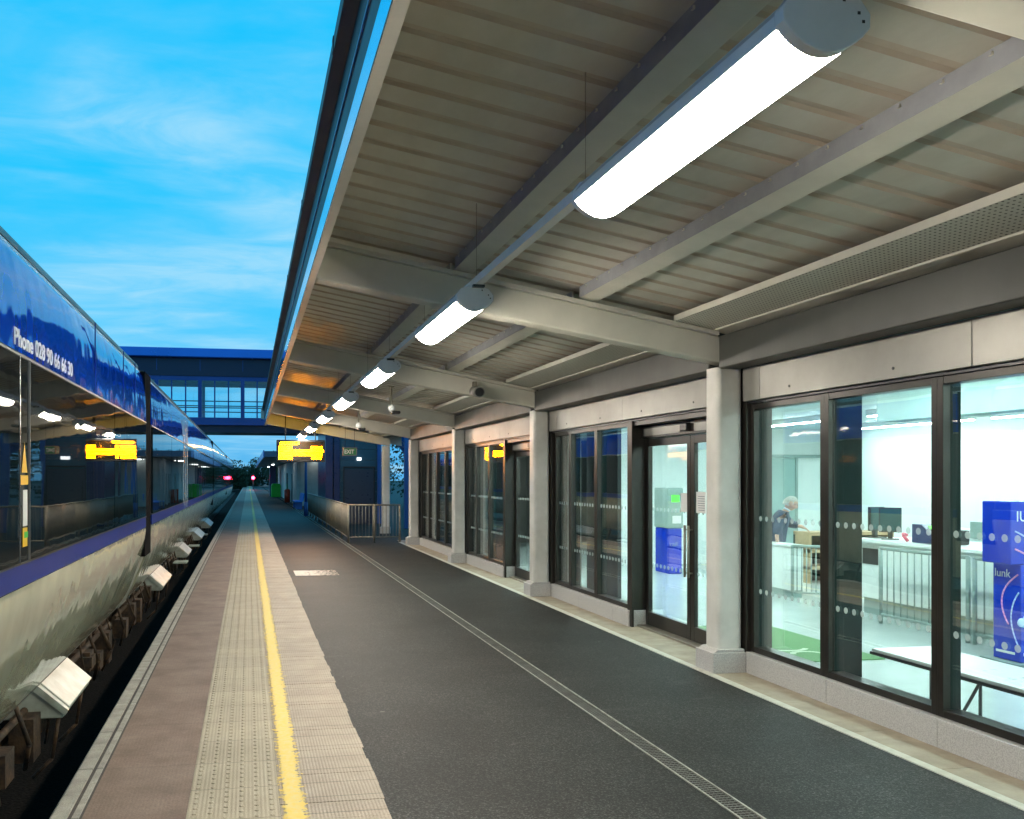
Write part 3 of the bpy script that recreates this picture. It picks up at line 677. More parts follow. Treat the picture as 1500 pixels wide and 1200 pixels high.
# hall lights: linear tubes along the hall
for x in (6.7, 9.9, 12.2):
    for y0_ in (-3.0, 1.2, 5.4, 9.6, 13.8):
        lt = thing('linear_light', 'long slim white ceiling light in the waiting hall', 'ceiling light', (x, y0_+1.9, 2.94), 'linear lights on the hall ceiling')
        MB().box(x-.05, x+.05, y0_, y0_+3.8, 2.90, 2.998).build('housing', 'hall_white', lt)
        MB().box(x-.042, x+.042, y0_+.03, y0_+3.77, 2.885, 2.899).build('tube', 'hall_lens', lt)
for y0_ in (20.0,):
    lt = thing('linear_light', 'slim ceiling light in the side corridor behind the far door', 'ceiling light', (6.3, y0_, 2.94))
    MB().box(6.25, 6.35, 15.0, 24.0, 2.90, 2.998).build('housing', 'hall_white', lt)
    MB().box(6.258, 6.342, 15.03, 23.97, 2.885, 2.899).build('tube', 'hall_lens', lt)

# ================================================================== CANOPY LIGHTS
LX0, LX1 = 1.575, 1.845
def strip_light(ya, yb, lab):
    lt = thing('strip_light', lab, 'strip light', ((LX0+LX1)/2, ya, 3.40), 'strip lights in a row under the canopy')
    n = 12
    def arc(cx, w, z0, sag, k): 
        return [(cx-w+2*w*i/k, z0-sag*math.sin(math.pi*i/k)**.8 if 0 < i < k else z0) for i in range(k+1)]
    cx = (LX0+LX1)/2
    body = [(LX0-.006, 3.255), (LX0-.006, 3.30), (LX0+.03, 3.345), (LX0+.08, 3.362), (LX1-.08, 3.362), (LX1-.03, 3.345), (LX1+.006, 3.30), (LX1+.006, 3.255)]
    MB().prism_y(body, ya+.05, yb-.05).build('housing', 'fixture', lt)
    pr = arc(cx, .134, 3.254, .075, n)
    o = MB().prism_y(pr, ya+.052, yb-.052).build('diffuser', 'lens', lt)
    for f in o.data.polygons: f.use_smooth = False
    for (a, c) in ((ya, ya+.05), (yb-.05, yb)):
        cap = arc(cx, .145, 3.262, .083, n)
        pr2 = cap+[(LX1+.012, 3.305), (LX1-.025, 3.352), (LX1-.08, 3.37), (LX0+.08, 3.37), (LX0+.025, 3.352), (LX0-.012, 3.305)]
        c_ = MB().prism_y(pr2, a, c).build('end_cap', 'fixture', lt, bevel=.006)
        b = MB()
        ys = a-.002 if a == ya else c
        for (x, z) in ((cx+.05, 3.335), (cx+.10, 3.30), (cx+.115, 3.275)): b.box(x, x+.009, ys, ys+.002, z, z+.009)
        q = b.build('screw', 'black', None); q.parent = c_
    return lt
labs = {0: 'long white strip light directly above the camera position', 1: 'largest and nearest glowing strip light under the canopy', 2: 'second strip light from the front, beside the first beam', 3: 'third strip light from the front along the canopy', 4: 'fourth strip light from the front along the canopy', 5: 'fifth strip light from the front along the canopy', 6: 'sixth strip light, small and near the canopy end', 7: 'farthest strip light, just above the orange departure display'}
for k in range(-2, 7):
    ya = 2.50+4.37*k; strip_light(ya, ya+1.85, labs.get(k+1, 'strip light under the canopy behind the viewer'))
tr = thing('lighting_trunking', 'thin metal trunking joining the strip lights, hung on wires', 'trunking', (1.71, 10, 3.40))
b = MB(); b.box(1.675, 1.735, -8, 31.5, 3.355, 3.41); b.build('rail', 'fixture', tr)
b = MB()
for k in range(-2, 7):
    for yy in (2.50+4.37*k-.12, 2.50+4.37*k+1.97):
        b.tube((1.69, yy, 3.41), (1.69, yy, zt(1.69)+.16), .0018, n=5)
b.build('wires', 'rail_steel', tr)
b = MB()
for k in range(-2, 7):
    for yy in (2.50+4.37*k-.12, 2.50+4.37*k+1.97): b.box(1.66, 1.75, yy-.02, yy+.02, 3.335, 3.354)
b.build('clamps', 'black', tr)

# ================================================================== LED DISPLAY
ds = thing('departure_display', 'orange lit dot matrix departure display hanging at the canopy end', 'display', (1.65, 29.4, 2.75))
yd = 29.4
MB().box(.87, 2.40, yd, yd+.22, 2.40, 3.10).build('case', 'black', ds, bevel=.02)
random.seed(3)
b = MB(); b.box(.92, 2.35, yd-.004, yd-.001, 2.46, 3.04)
b.build('screen_panel', mat('display_glass', (.02, .008, .0), .2), ds)
b = MB()
rows = [(2.95, [(.98, 1.58)]), (2.82, [(.94, 1.38), (1.95, 2.33)]), (2.71, [(.94, 2.33)]), (2.60, [(.94, 2.33)]), (2.49, [(.94, 1.40), (1.97, 2.33)])]
for z, segs in rows:
    for (x0, x1) in segs:
        x = x0
        while x < x1-.03:
            wd = random.choice((.045, .055, .05))
            # block glyph of small segments
            for (dx_, dz_, w2, h2) in ((0, 0, wd, .014), (0, .03, wd, .012), (0, .062, wd, .014), (0, 0, .013, .075), (wd-.013, 0, .013, .075)):
                if random.random() < .93: b.box(x+dx_, x+dx_+w2, yd-.007, yd-.0045, z+dz_, z+dz_+h2)
            x += wd+.012
b.build('lit_characters', 'led', ds)
MB().box(.93, 2.34, yd+.221, yd+.224, 2.47, 3.03).build('rear_screen', 'led_yellow', ds)
b = MB()
for x in (1.15, 2.1): b.tube((x, yd+.1, 3.10), (x, yd+.1, zt(x)+.1), .015)
b.build('hanger', 'gutter', ds)

# exit sign
ex = thing('exit_sign', 'small green and white EXIT sign hanging near the canopy end', 'sign', (3.0, 28.0, 2.7))
MB().box(2.83, 3.25, 28.0, 28.04, 2.58, 2.82).build('panel', 'rail_steel', ex)
MB().box(2.85, 3.23, 27.996, 27.9995, 2.60, 2.80).build('face', mat('sign_green', (.02, .22, .08), .4), ex)
text_mesh('EXIT', .17, 'lettering', 'letter_white', ex, Matrix.Translation((2.87, 27.994, 2.64)) @ Matrix.Rotation(R(90), 4, 'X'), .001, .85, .004)
b = MB()
for x in (2.9, 3.18): b.tube((x, 28.02, 2.82), (x, 28.02, 3.7), .006, n=6)
b.build('hanger', 'gutter', ex)

# CCTV bullet on the second beam
def cctv(x, y, z, drop, lab, grp=None):
    c = thing('cctv_camera', lab, 'camera', (x, y, z), grp)
    if drop:
        MB().tube((x, y, z), (x, y, z-drop), .02).build('drop_rod', 'rail_steel', c)
        MB().tube((x, y, z+.005), (x, y, z-.04), .06).build('base_plate', 'rail_steel', c)
        MB().ball((x, y, z-drop-.05), .075, 1, 1, 1.1).build('housing', 'fixture', c)
        MB().box(x-.02, x+.16, y-.14, y+.05, z-drop-.17, z-drop-.11).build('camera_head', 'black', c, bevel=.02)
    else:
        MB().tube((x, y-.26, z-.02), (x, y+.04, z+.02), .085, n=20).build('barrel', 'lintel', c)
        MB().tube((x, y-.275, z-.022), (x, y-.258, z-.02), .068, n=20).build('lens', 'black', c)
        MB().box(x-.03, x+.03, y, y+.08, z+.02, z+.17).build('bracket', 'rail_steel', c)
    return c
cctv(3.50, 14.06, 3.24, 0, 'round bullet security camera facing the viewer on the second beam')
cctv(2.78, 18.0, zt(2.78)+.1, .38, 'pendant security camera under the third bay of the canopy, nearer of two', 'pendant cameras')
cctv(2.62, 22.2, zt(2.62)+.1, .52, 'smaller pendant security camera under the fourth bay, farther of two', 'pendant cameras')

# ================================================================== RAILINGS
def railing(p0, p1, lab, n, posts, h=1.10, plate=False):
    p0 = Vector(p0); p1 = Vector(p1); d = p1-p0; ln = d.length; u = d/ln
    rl = thing('railing', lab, 'railing', tuple(p0))
    MB().tube(p0+Vector((0, 0, h)), p1+Vector((0, 0, h)), .025, n=8).build('top_rail', 'rail_steel', rl)
    MB().tube(p0+Vector((0, 0, .16)), p1+Vector((0, 0, .16)), .018, n=8).build('bottom_rail', 'rail_steel', rl)
    b = MB()
    for k in range(1, n): q = p0+u*(ln*k/n); b.tube(q+Vector((0, 0, .16)), q+Vector((0, 0, h)), .010, n=5)
    b.build('balusters', 'rail_steel', rl)
    for k in range(posts):
        q = p0+u*(ln*k/(posts-1)); MB().tube(q+Vector((0, 0, -.01)), q+Vector((0, 0, h+.02)), .032, n=8).build('post', 'rail_steel', rl)
    return rl
railing((2.88, 26.9, 0), (4.40, 26.9, 0), 'steel railing across the end bay facing the viewer', 15, 3)
railing((2.88, 27.0, 0), (3.05, 50, 0), 'long steel railing running away along the platform', 190, 12)

# ================================================================== TRAIN
def car(y0, y1, lab, first=False):
    t = thing('train_carriage', lab, 'train carriage', (-2.6, (y0+y1)/2, -.7), 'coupled train carriages at the platform')
    X = -1.28
    lower = [(-1.62, .28), (-1.50, .48), (-1.40, .74), (-1.32, 1.0), (-1.285, 1.20), (X, 1.27)]
    def side(pr, nm, m, ya=y0, yb=y1, th=.03):
        b = MB(); front = []
        va = [b.bm.verts.new((x, ya, z)) for x, z in pr]; vb = [b.bm.verts.new((x, yb, z)) for x, z in pr]
        for i in range(len(pr)-1):
            f = b.bm.faces.new((va[i], vb[i], vb[i+1], va[i+1])); f.smooth = True
        bk = [(x-th, z) for x, z in pr]       # back and edges on their own vertices so the shading of the skin stays clean
        loop = list(pr)+bk[::-1]
        for i in range(len(pr)-1):
            b.face([(bk[i][0], ya, bk[i][1]), (bk[i+1][0], ya, bk[i+1][1]), (bk[i+1][0], yb, bk[i+1][1]), (bk[i][0], yb, bk[i][1])])
        for p_, q_ in ((pr[0], bk[0]), (pr[-1], bk[-1])):
            b.face([(p_[0], ya, p_[1]), (p_[0], yb, p_[1]), (q_[0], yb, q_[1]), (q_[0], ya, q_[1])])
        for yy in (ya, yb): b.face([(x, yy, z) for x, z in loop])
        return b.build(nm, m, t, recalc=False)
    # smooth lower body
    def sm(pr, k=5):
        o = []
        for i in range(len(pr)-1):
            p0 = pr[max(i-1, 0)]; p1 = pr[i]; p2 = pr[i+1]; p3 = pr[min(i+2, len(pr)-1)]
            for j in range(k):
                u = j/k
                o.append(tuple(.5*((2*p1[c])+(-p0[c]+p2[c])*u+(2*p0[c]-5*p1[c]+4*p2[c]-p3[c])*u*u+(-p0[c]+3*p1[c]-3*p2[c]+p3[c])*u**3) for c in (0, 1)))
        return o+[pr[-1]]
    side(sm(lower), 'lower_body', 'train_cream')
    side([(X, 1.275), (X, 1.40)], 'navy_band', 'train_navy')
    side([(X+.006, 1.402), (X+.006, 1.412)], 'lower_trim', 'train_gutter')
    # glazing band in long panels
    y = y0+.02; k = 0
    cuts = []
    if first:
        cuts = [(-9.9, -4.5), (-4.47, .2), (.23, 2.9), (2.93, 5.53), (5.80, 9.3), (9.33, 12.08)]
    else:
        yy = y0+.1
        while yy < y1-.3:
            e_ = min(yy+3.1, y1-.1); cuts.append((yy, e_)); yy = e_+.04
    b = MB(); b.box(X-.06, X-.022, y0, y1, 1.41, 2.60); b.build('window_recess', 'black', t)
    for (a, c) in cuts: 
        g = MB().box(X-.02, X+.004, a, c, 1.415, 2.585).build('window_panel', 'train_glass', t)
    side([(X+.005, 2.592), (X+.005, 2.606)], 'window_trim', 'train_grey')
    up = [(X, 2.614), (X-.003, 2.8), (X-.016, 3.0), (X-.05, 3.17), (X-.075, 3.23)]
    side(sm(up), 'upper_band', 'train_blue')
    side([(X-.076, 3.232), (X-.098, 3.275)], 'cantrail', 'train_cantrail')
    side([(X-.094, 3.278), (X-.095, 3.31), (X-.112, 3.338)], 'gutter', 'train_gutter')
    roof = [(X-.14, 3.33), (X-.3, 3.42), (-1.9, 3.50), (-2.7, 3.54), (-3.5, 3.50), (-3.9, 3.40), (-4.0, 3.2), (-4.08, 1.3), (-3.7, .28)]
    o = side(roof, 'roof_shell', 'train_grey')
    MB().box(-3.7, -1.64, y0, y1, .25, .30).build('floor_pan', 'underframe', t)
    for ye in (y0+.001, y1-.03):
        pr = sm(lower)+[(X, 2.6)]+sm(up)+[(-1.5, 3.4), (-2.7, 3.5), (-3.9, 3.35), (-4.04, 1.3), (-3.7, .3)]
        MB().prism_y([(x-.035, z) for x, z in pr], ye, ye+.029).build('end_wall', 'rubber', t)
    return t
cars = [(-10, 12.12), (12.84, 34.6), (34.95, 56.5), (56.85, 78.0)]
cl = ['nearest train carriage with dark windows and phone number lettering', 'second train carriage beyond the black gangway gap', 'third train carriage, far along the platform', 'last train carriage, farthest away near the vanishing point']
T = [car(a, b_, cl[i], i == 0) for i, (a, b_) in enumerate(cars)]
# gangway bellows between carriages
for i in range(3):
    a, c = cars[i][1], cars[i+1][0]
    MB().box(-3.8, -1.295, a+.003, c-.003, .9, 3.25).build('gangway', 'rubber', T[i])
    MB().prism_y([(-1.62, .25), (-1.38, .85), (-1.30, 1.25), (-1.30, 1.27), (-1.5, 1.27), (-1.8, .25)], a+.003, c-.003).build('gangway_skirt', 'train_grey', T[i])
# phone number lettering
mtx = Matrix.Translation((-1.2765, 5.42, 2.645)) @ Matrix.Rotation(R(90), 4, 'Z') @ Matrix.Rotation(R(90), 4, 'X')
tx = text_mesh('Phone 028 90 66 66 30', .135, 'lettering', 'letter_white', T[0], mtx, .002, 1.0, .003)
xs = [v.co.y for v in tx.data.vertices]; w0 = max(xs)-min(xs)
for v in tx.data.vertices: v.co.y = 5.42+(v.co.y-min(xs))*(1.72/w0)
# silver seams and stickers in the door gap
MB().box(-1.29, -1.2735, 5.545, 5.553, 1.41, 2.59).build('door_seam', 'silver', T[0])
MB().box(-1.29, -1.2735, 5.786, 5.793, 1.41, 2.59).build('door_seam', mat('dull_seam', (.2, .2, .19), .4, .6), T[0])
MB().box(-1.30, -1.282, 5.56, 5.78, 1.41, 2.59).build('door_pillar', 'train_glass', T[0])
b = MB(); b.face([(-1.279, 5.60, 1.93), (-1.279, 5.74, 1.93), (-1.279, 5.67, 2.11)]); b.build('warning_triangle', 'yellow_sticker', T[0])
MB().box(-1.281, -1.279, 5.575, 5.76, 1.86, 1.915).build('warning_label', 'yellow_sticker', T[0])
MB().box(-1.281, -1.2785, 5.64, 5.74, 1.62, 1.83).build('white_label', 'paper', T[0])
MB().box(-1.281, -1.2785, 5.63, 5.74, 1.50, 1.61).build('yellow_label', 'yellow_sticker', T[0])
MB().box(-1.2783, -1.2775, 5.66, 5.75, 1.55, 1.585).build('green_label', 'green_sticker', T[0])
for y in (8.2, 10.0, 11.0):
    MB().box(-1.288, -1.2785, y, y+.006, 2.62, 3.22).build('panel_seam', 'train_navy', T[0])
for y in (19.0, 19.55, 20.1): MB().box(-1.29, -1.2685, y, y+.035, 1.3, 3.1).build('door_seam', 'silver', T[1])
# underfloor equipment
def equip(y, par, ln=.9, plate=False):
    pr = [(-2.1, .27), (-1.69, .27), (-1.44, .045), (-1.46, -.02), (-2.1, -.02)]
    o = MB().prism_y(pr, y, y+ln).build('equipment_box', 'equip', par, bevel=.012)
    # lid standing proud with a lip at the near end
    u = MB(); u.prism_y([(-1.685, .285), (-1.425, .05), (-1.445, .03), (-1.70, .262)], y+.10, y+ln-.02); q = u.build('lid', mat('lid_paint', (.58, .60, .56), .35, c2=(.38, .38, .33), nscale=5, nhi=.75), None, .004); q.parent = o
    u = MB(); u.prism_y([(-1.695, .296), (-1.412, .048), (-1.44, .005), (-1.73, .25)], y-.03, y+.03); q = u.build('lip', 'equip', None, .003); q.parent = o
    b = MB()
    for dy in (.05, ln-.1): b.path([(-1.50, y+dy, -.02), (-1.55, y+dy, -.35), (-1.7, y+dy, -.5)], .016)
    b.box(-1.95, -1.72, y+.1, y+ln-.1, -.25, -.02)
    b.build('bracket', 'rust', par)
equip(7.75, T[0], 1.2); equip(16.2, T[1], 1.9); equip(22.8, T[1], 1.6); equip(29, T[1], 2.5); equip(36, T[2], 3)
def bogie(y, par):
    b = MB()
    for dy in (-1.1, 1.1):
        b.tube((-3.4, y+dy, -.33), (-2.35, y+dy, -.33), .08); b.tube((-2.45, y+dy, -.33), (-2.32, y+dy, -.33), .42, n=28)
        b.tube((-2.25, y+dy, -.33), (-1.95, y+dy, -.33), .13, n=14)
        for k in range(5): b.tube((-2.1, y+dy+.28, -.33+k*.06), (-2.1, y+dy+.28, -.30+k*.06), .085, n=12)
    b.box(-2.15, -2.0, y-1.5, y+1.5, -.18, -.02); b.box(-2.2, -1.92, y-.5, y+.5, -.35, .1)
    b.path([(-1.85, y-.7, .15), (-1.8, y-.2, -.3), (-1.78, y+.5, -.05), (-1.9, y+.9, .2)], .03)
    b.tube((-1.85, y-.35, -.3), (-1.85, y-.35, .2), .055); b.tube((-1.8, y+.4, -.25), (-1.85, y+.55, .2), .035)
    b.box(-1.85, -1.65, y-1.0, y-.75, -.15, .05)
    b.build('bogie', 'rust', par)
MB().tube((-2.0, 6.35, -.28), (-1.62, 6.35, -.28), .17, .15, 18).build('axle_box', 'equip', T[0], bevel=.02)
bogie(5.6, T[0]); bogie(11.2, T[0]); bogie(14.8, T[1]); bogie(32, T[1]); bogie(38, T[2])
# assorted pipework and step plates beneath the body
random.seed(11)
for i, (ys, ye, par) in enumerate(((3.5, 12.2, T[0]), (12.7, 34, T[1]))):
    b = MB()
    b.tube((-1.75, ys, .05), (-1.75, ye, .05), .03); b.tube((-1.9, ys, -.15), (-1.9, ye, -.15), .045)
    y = ys
    while y < ye:
        b.path([(-1.72, y, .25), (-1.62+random.uniform(-.05, .05), y+.05, -.1), (-1.7, y+.15+random.uniform(0, .2), -.35)], random.choice((.012, .02, .028)), 6)
        if random.random() < .5: b.box(-1.8, -1.62, y+.2, y+.45, -.2+random.uniform(-.1, .1), -.05+random.uniform(0, .15))
        y += random.uniform(.5, .9)
    b.build('pipework', 'rust', par)
for y, par in ((21.2, T[1]), (26.3, T[1]), (31.5, T[1])):
    MB().box(-1.66, -1.36, y, y+.55, -.02, .01).build('step_plate', 'equip', par, bevel=.004)

# ================================================================== FOOTBRIDGE
fb = thing('footbridge', 'enclosed blue steel footbridge with glazed side spanning the tracks', 'footbridge', (-6, 43, 4))
YB0, YB1 = 42.0, 45.0; XL, XR = -24.0, 4.2
MB().box(XL, XR, YB0-.35, YB1+.35, 7.20, 7.62).build('roof_edge', 'bridge_top', fb, bevel=.05)
MB().box(XL, XR, YB0-.1, YB1+.1, 6.42, 7.195).build('roof_soffit', 'bridge_dark', fb)
MB().box(XL, XR, YB0-.04, YB0+.04, 6.22, 6.415).box(XL, XR, YB1-.04, YB1+.04, 6.22, 6.415).build('upper_panel', 'bridge', fb)
MB().box(XL, XR, YB0-.1, YB1+.1, 4.25, 4.58).build('floor_beam', 'bridge', fb)
MB().box(XL, XR, YB0+.1, YB1-.1, 3.93, 4.245).build('underside', 'bridge_dark', fb)
k = 0; x = 1.6
while x > XL:
    for yy in ((YB0, YB1) if k % 2 == 0 else (YB0,)):
        b = MB(); b.box(x-.085, x+.085, yy-.09, yy+.09, 4.585, 6.215); b.build('post', 'bridge', fb)
    b = MB()
    for q in (.62, 1.22):
        for yy in (YB0,): b.box(x-q-.03, x-q+.03, yy-.03, yy+.03, 4.585, 6.215)
    b.build('mullion', 'bridge', fb)
    b = MB()
    b.box(x-.004, x+.02, YB0-.11, YB0-.10, 6.65, 7.15); b.build('panel_joint', 'bridge', fb)
    x -= 1.86; k += 1
for z in (5.03, 5.32):
    b = MB()
    for yy in (YB0+.12, YB1-.12): b.tube((XL, yy, z), (XR, yy, z), .025, n=6)
    b.build('handrail', 'bridge_dark', fb)
b = MB(); b.box(XL, XR, YB0-.004, YB0+.004, 4.585, 6.215).box(XL, XR, YB1-.004, YB1+.004, 4.585, 6.215); b.build('glazing', 'bridge_glass', fb)
# lift tower
lw = thing('lift_tower', 'dark teal clad lift tower with a grey door beyond the railing', 'tower', (4.2, 38, 0))
b = MB()
for k in range(20): b.box(3.72, 5.25, 38.0, 42.5, k*.44, k*.44+.43)
b.build('cladding', 'teal_clad', lw)
MB().box(3.10, 3.40, 37.8, 41.9, 0, 8.6).box(3.45, 3.70, 37.95, 41.9, 0, 8.6).build('side_panel', 'navy', lw)
MB().box(5.26, 5.42, 37.9, 42.4, 0, 8.8).build('corner_post', 'blue_steel', lw)
d_ = MB().box(3.90, 5.10, 37.93, 37.998, 0, 2.25).build('door', 'dark_door', lw)
q = MB().box(3.84, 3.898, 37.92, 37.998, 0, 2.31).box(5.102, 5.16, 37.92, 37.998, 0, 2.31).box(3.84, 5.16, 37.92, 37.998, 2.312, 2.37).build('door_frame', 'gutter', None); q.parent = d_
MB().box(4.42, 4.58, 37.88, 37.998, 2.62, 2.74).build('wall_light', emat('small_lamp', (1, 1, 1), 3), lw)
# stairs seen through the end bay
st = thing('stair_flight', 'blue steel stair flight behind the end bay of the canopy', 'stairs', (6, 36, 0))
b = MB()
for x_ in (5.75, 6.9): b.box(x_, x_+.14, 34.0, 34.2, 0, 5.2)
b.build('post', 'blue_steel', st)
for yy in (34.3, 35.9):
    b = MB(); b.prism_y([(5.2, 4.2), (5.2, 3.9), (8.4, .0), (8.7, .0), (8.7, .2)], yy, yy+.08); b.build('stringer', 'blue_steel', st)
b = MB()
for k in range(18): 
    x_ = 5.25+k*.185; z_ = 3.95-k*.215; b.box(x_, x_+.28, 34.385, 35.895, z_, z_+.05)
b.build('treads', 'bridge', st)
b = MB(); b.tube((5.2, 34.3, 5.1), (8.6, 34.3, 1.0), .03); b.tube((5.2, 34.3, 4.7), (8.6, 34.3, .6), .02); b.build('handrail', 'blue_steel', st)

# ================================================================== FAR PLATFORM
fc = thing('far_canopy', 'dark flat roofed canopy on the platform beyond the footbridge', 'canopy', (3.5, 62, 0))
MB().prism_x([(60, 3.25), (60, 3.62), (118, 3.62), (118, 3.25)], 1.0, 9.0).build('roof', 'far_roof', fc)
MB().box(.93, .995, 60, 118, 3.2, 3.68).build('fascia', 'bridge_top', fc)
for y_ in (61, 75, 89, 103): MB().box(4.75, 4.95, y_, y_+.2, 0, 3.245).build('post', 'bench_blue', fc)
for i, (x_, y_, ln) in enumerate(((2.2, 66, 2.6), (2.2, 84, 2.6), (2.2, 102, 3), (4.4, 62.0, 1.2))):
    lt = thing('platform_light', ['white light under the far canopy, nearest of its row', 'second white light under the far canopy', 'farthest white light under the far canopy', 'white light by the front post of the far canopy'][i], 'light', (x_, y_, 3.2), 'lights under the far canopy')
    MB().box(x_-.12, x_+.12, y_, y_+ln, 3.12, 3.245).build('housing', 'fixture', lt); MB().box(x_-.10, x_+.10, y_+.02, y_+ln-.02, 3.08, 3.119).build('diffuser', emat('far_diffuser', (.9, 1, 1), 7), lt)
fw = thing('far_building', 'pale panelled building under the far canopy', 'building', (5, 80, 0))
b = MB(); y = 63
while y < 104: b.box(3.25, 3.4, y, y+1.15, 0, 3.2); y += 1.22
b.build('wall', 'pale_clad', fw); MB().box(3.42, 9, 63, 104, 0, 3.2).build('core', 'pale_clad', fw)
MB().box(3.22, 3.248, 70, 71, 0, 2.2).build('door', 'gutter', fw)
MB().box(3.22, 3.248, 78, 80.4, .9, 2.3).build('window', 'screen', fw)
MB().box(2.15, 2.75, 95.5, 98, 0, 3.15).build('end_bay', 'navy', fw)
tag(MB().box(2.2, 3.15, 92, 93, 0, 1.15).prism_y([(2.2, 1.15), (2.35, 1.32), (3.0, 1.32), (3.15, 1.15)], 92, 93).build('green_cabinet', 'green_paint', bevel=.04), 'bright green cabinet on the far platform', 'cabinet')
rb = thing('litter_bin', 'red litter bin on the far platform beside the pale building', 'bin', (2.95, 72, 0))
MB().tube((2.95, 72, 0), (2.95, 72, .9), .22, .25, 14).build('drum', 'red_paint', rb); MB().ball((2.95, 72, .9), .25, 1, 1, .6).build('hood', 'red_paint', rb)
bn = thing('platform_bench', 'blue metal bench on the far platform past the railing end', 'bench', (3.1, 60, 0))
MB().box(2.75, 3.2, 56, 59.5, .42, .48).build('seat', 'bench_blue', bn); MB().prism_y([(3.2, .48), (3.26, .48), (3.34, .95), (3.28, .95)], 56, 59.5).build('backrest', 'bench_blue', bn)
for y_ in (56.2, 59.2): MB().box(2.8, 3.2, y_, y_+.08, 0, .418).build('leg', 'blue_steel', bn)
bp_ = thing('blue_post', 'slim blue lamp post standing at the end of the long railing', 'post', (2.80, 46, 0))
MB().tube((2.80, 46, 0), (2.80, 46, 3.5), .075, .06, 12).build('shaft', 'blue_steel', bp_); MB().tube((2.80, 46, 0), (2.80, 46, .7), .11, .1, 12).build('base', 'blue_steel', bp_)
sg = thing('rail_signal', 'red railway signal glowing far down the line', 'signal', (.72, 150, 0))
MB().tube((.72, 150, -.9), (.72, 150, 1.5), .08).build('mast', 'gutter', sg); MB().box(.47, .97, 150, 150.2, 1.45, 2.5).build('head', 'black', sg); 
o = MB().tube((.72, 149.98, 1.9), (.72, 149.9, 1.9), .24, n=16).build('lens', 'red_light', sg)
for (x_, y_, z_, lb) in ((4.9, 150, 7.1, 'amber street lamp rising behind the departure display'), (2.75, 250, 5.0, 'farthest amber street lamp at the end of the platform')):
    sl = thing('street_lamp', lb, 'street lamp', (x_, y_, 0), 'amber street lamps')
    MB().tube((x_, y_, 0), (x_, y_, z_), .09, .05).build('pole', 'gutter', sl); MB().box(x_-.1, x_+.1, y_-.55, y_+.3, z_+.16, z_+.30).build('head', 'fixture', sl, bevel=.03)
    MB().ball((x_, y_-.15, z_), .17, 1, 1.3, .8).build('lantern', 'sodium', sl)

# trees at the end of the line
def tree_mesh(seed, h, wd, nl=6500, s0=.12, s1=.30):
    rnd = random.Random(seed); b = MB()
    lobes = [(rnd.uniform(-.5, .5)*wd, rnd.uniform(-.5, .5)*wd, h*rnd.uniform(.3, .85), wd*rnd.uniform(.25, .45)) for _ in range(13)]
    for i in range(nl):
        lx, ly, lz, lr = rnd.choice(lobes); v = Vector((rnd.gauss(0, 1), rnd.gauss(0, 1), rnd.gauss(0, 1))).normalized()*lr*rnd.random()**.35
        c = Vector((lx, ly, lz))+v; 
        if c.z < h*.12: c.z = h*.12+rnd.random()
        s = rnd.uniform(s0, s1); a = Vector((rnd.gauss(0, 1), rnd.gauss(0, 1), rnd.gauss(0, 1))).normalized(); u = a.orthogonal().normalized()*s; w_ = a.cross(u).normalized()*s*.6
        b.face([c-u, c+w_, c+u, c-w_])
    return b
def tree(x, y, h, wd, seed, lab, *sz):
    t = thing('tree', lab, 'tree', (x, y, -1), 'trees at the end of the line')
    o = tree_mesh(seed, h, wd, *sz).build('crown', 'foliage', None, recalc=False); o.parent = t
    b = MB(); b.tube((0, 0, 0), (0, 0, h*.5), .32, .16)
    for k in range(5):
        a = k*1.3; b.tube((0, 0, h*(.28+.04*k)), (math.cos(a)*wd*.3, math.sin(a)*wd*.3, h*(.5+.05*k)), .12, .04, 6)
    o = b.build('trunk', 'bark', None); o.parent = t
TR = [(-4.5, 190, 8.0, 6.5, 'dark tree left of the line end, nearest the train'), (-.5, 215, 8.4, 6, 'dark low tree directly behind the red signal'), (4.6, 200, 11.5, 7, 'tall dark tree right of the red signal'), (9, 190, 12.5, 8, 'tall dark tree partly hidden by the far canopy'),
      (-9.5, 185, 9, 7, 'dark tree behind the train tail'), (-15, 200, 10, 8, 'dark tree left of the train tail'), (15, 185, 12, 9, 'broad dark tree behind the far canopy'), (22, 180, 12, 9, 'broad dark tree right of the far canopy'), (-22, 195, 11, 9, 'leftmost dark tree in the far row')]
for i, (x, y, h, wd, lb) in enumerate(TR): tree(x, y, h*.68, wd*.85, 40+i, lb)
for i in range(5): tree(14+i*7, 60+i*9, 9+i % 3, 8, 80+i, ['round dark tree beside the footbridge stairs', 'dark tree behind the footbridge stairs', 'dark tree right of the footbridge stairs', 'dark tree farther right behind the stairs', 'farthest dark tree on the right side'][i], 14000, .07, .15)

# ================================================================== HALL CONTENTS
# counters
c1 = thing('service_counter', 'white panelled counter end where the man rests his hand', 'counter', (8.5, 13.6, 0))
b = MB(); y = 13.25
while y < 14.0: b.box(8.42, 8.445, y, y+.085, .12, .80); y += .09
b.build('slatted_panel', 'hall_white', c1); MB().box(8.447, 8.64, 13.26, 14.05, .12, .80).build('carcass', 'hall_white', c1); MB().box(8.45, 8.63, 13.28, 14.03, 0, .118).build('plinth', 'hall_grey', c1)
MB().box(8.40, 8.66, 13.22, 14.08, .802, .84).build('top', 'hall_white', c1, bevel=.005)
c2 = thing('ticket_counter', 'long white ticket counter carrying two monitors', 'counter', (9.2, 11.5, 0))
MB().box(8.50, 9.1, 8.4, 11.7, .23, 1.0).build('front_panel', 'hall_white', c2, bevel=.01)
MB().box(8.56, 9.1, 8.42, 11.68, 0, .225).build('plinth', 'hall_grey', c2)
MB().box(8.42, 9.5, 8.35, 11.78, 1.002, 1.05).build('top', 'hall_white', c2, bevel=.008)
MB().box(8.488, 8.499, 11.3, 11.62, .70, .92).build('recess', 'black', c2)
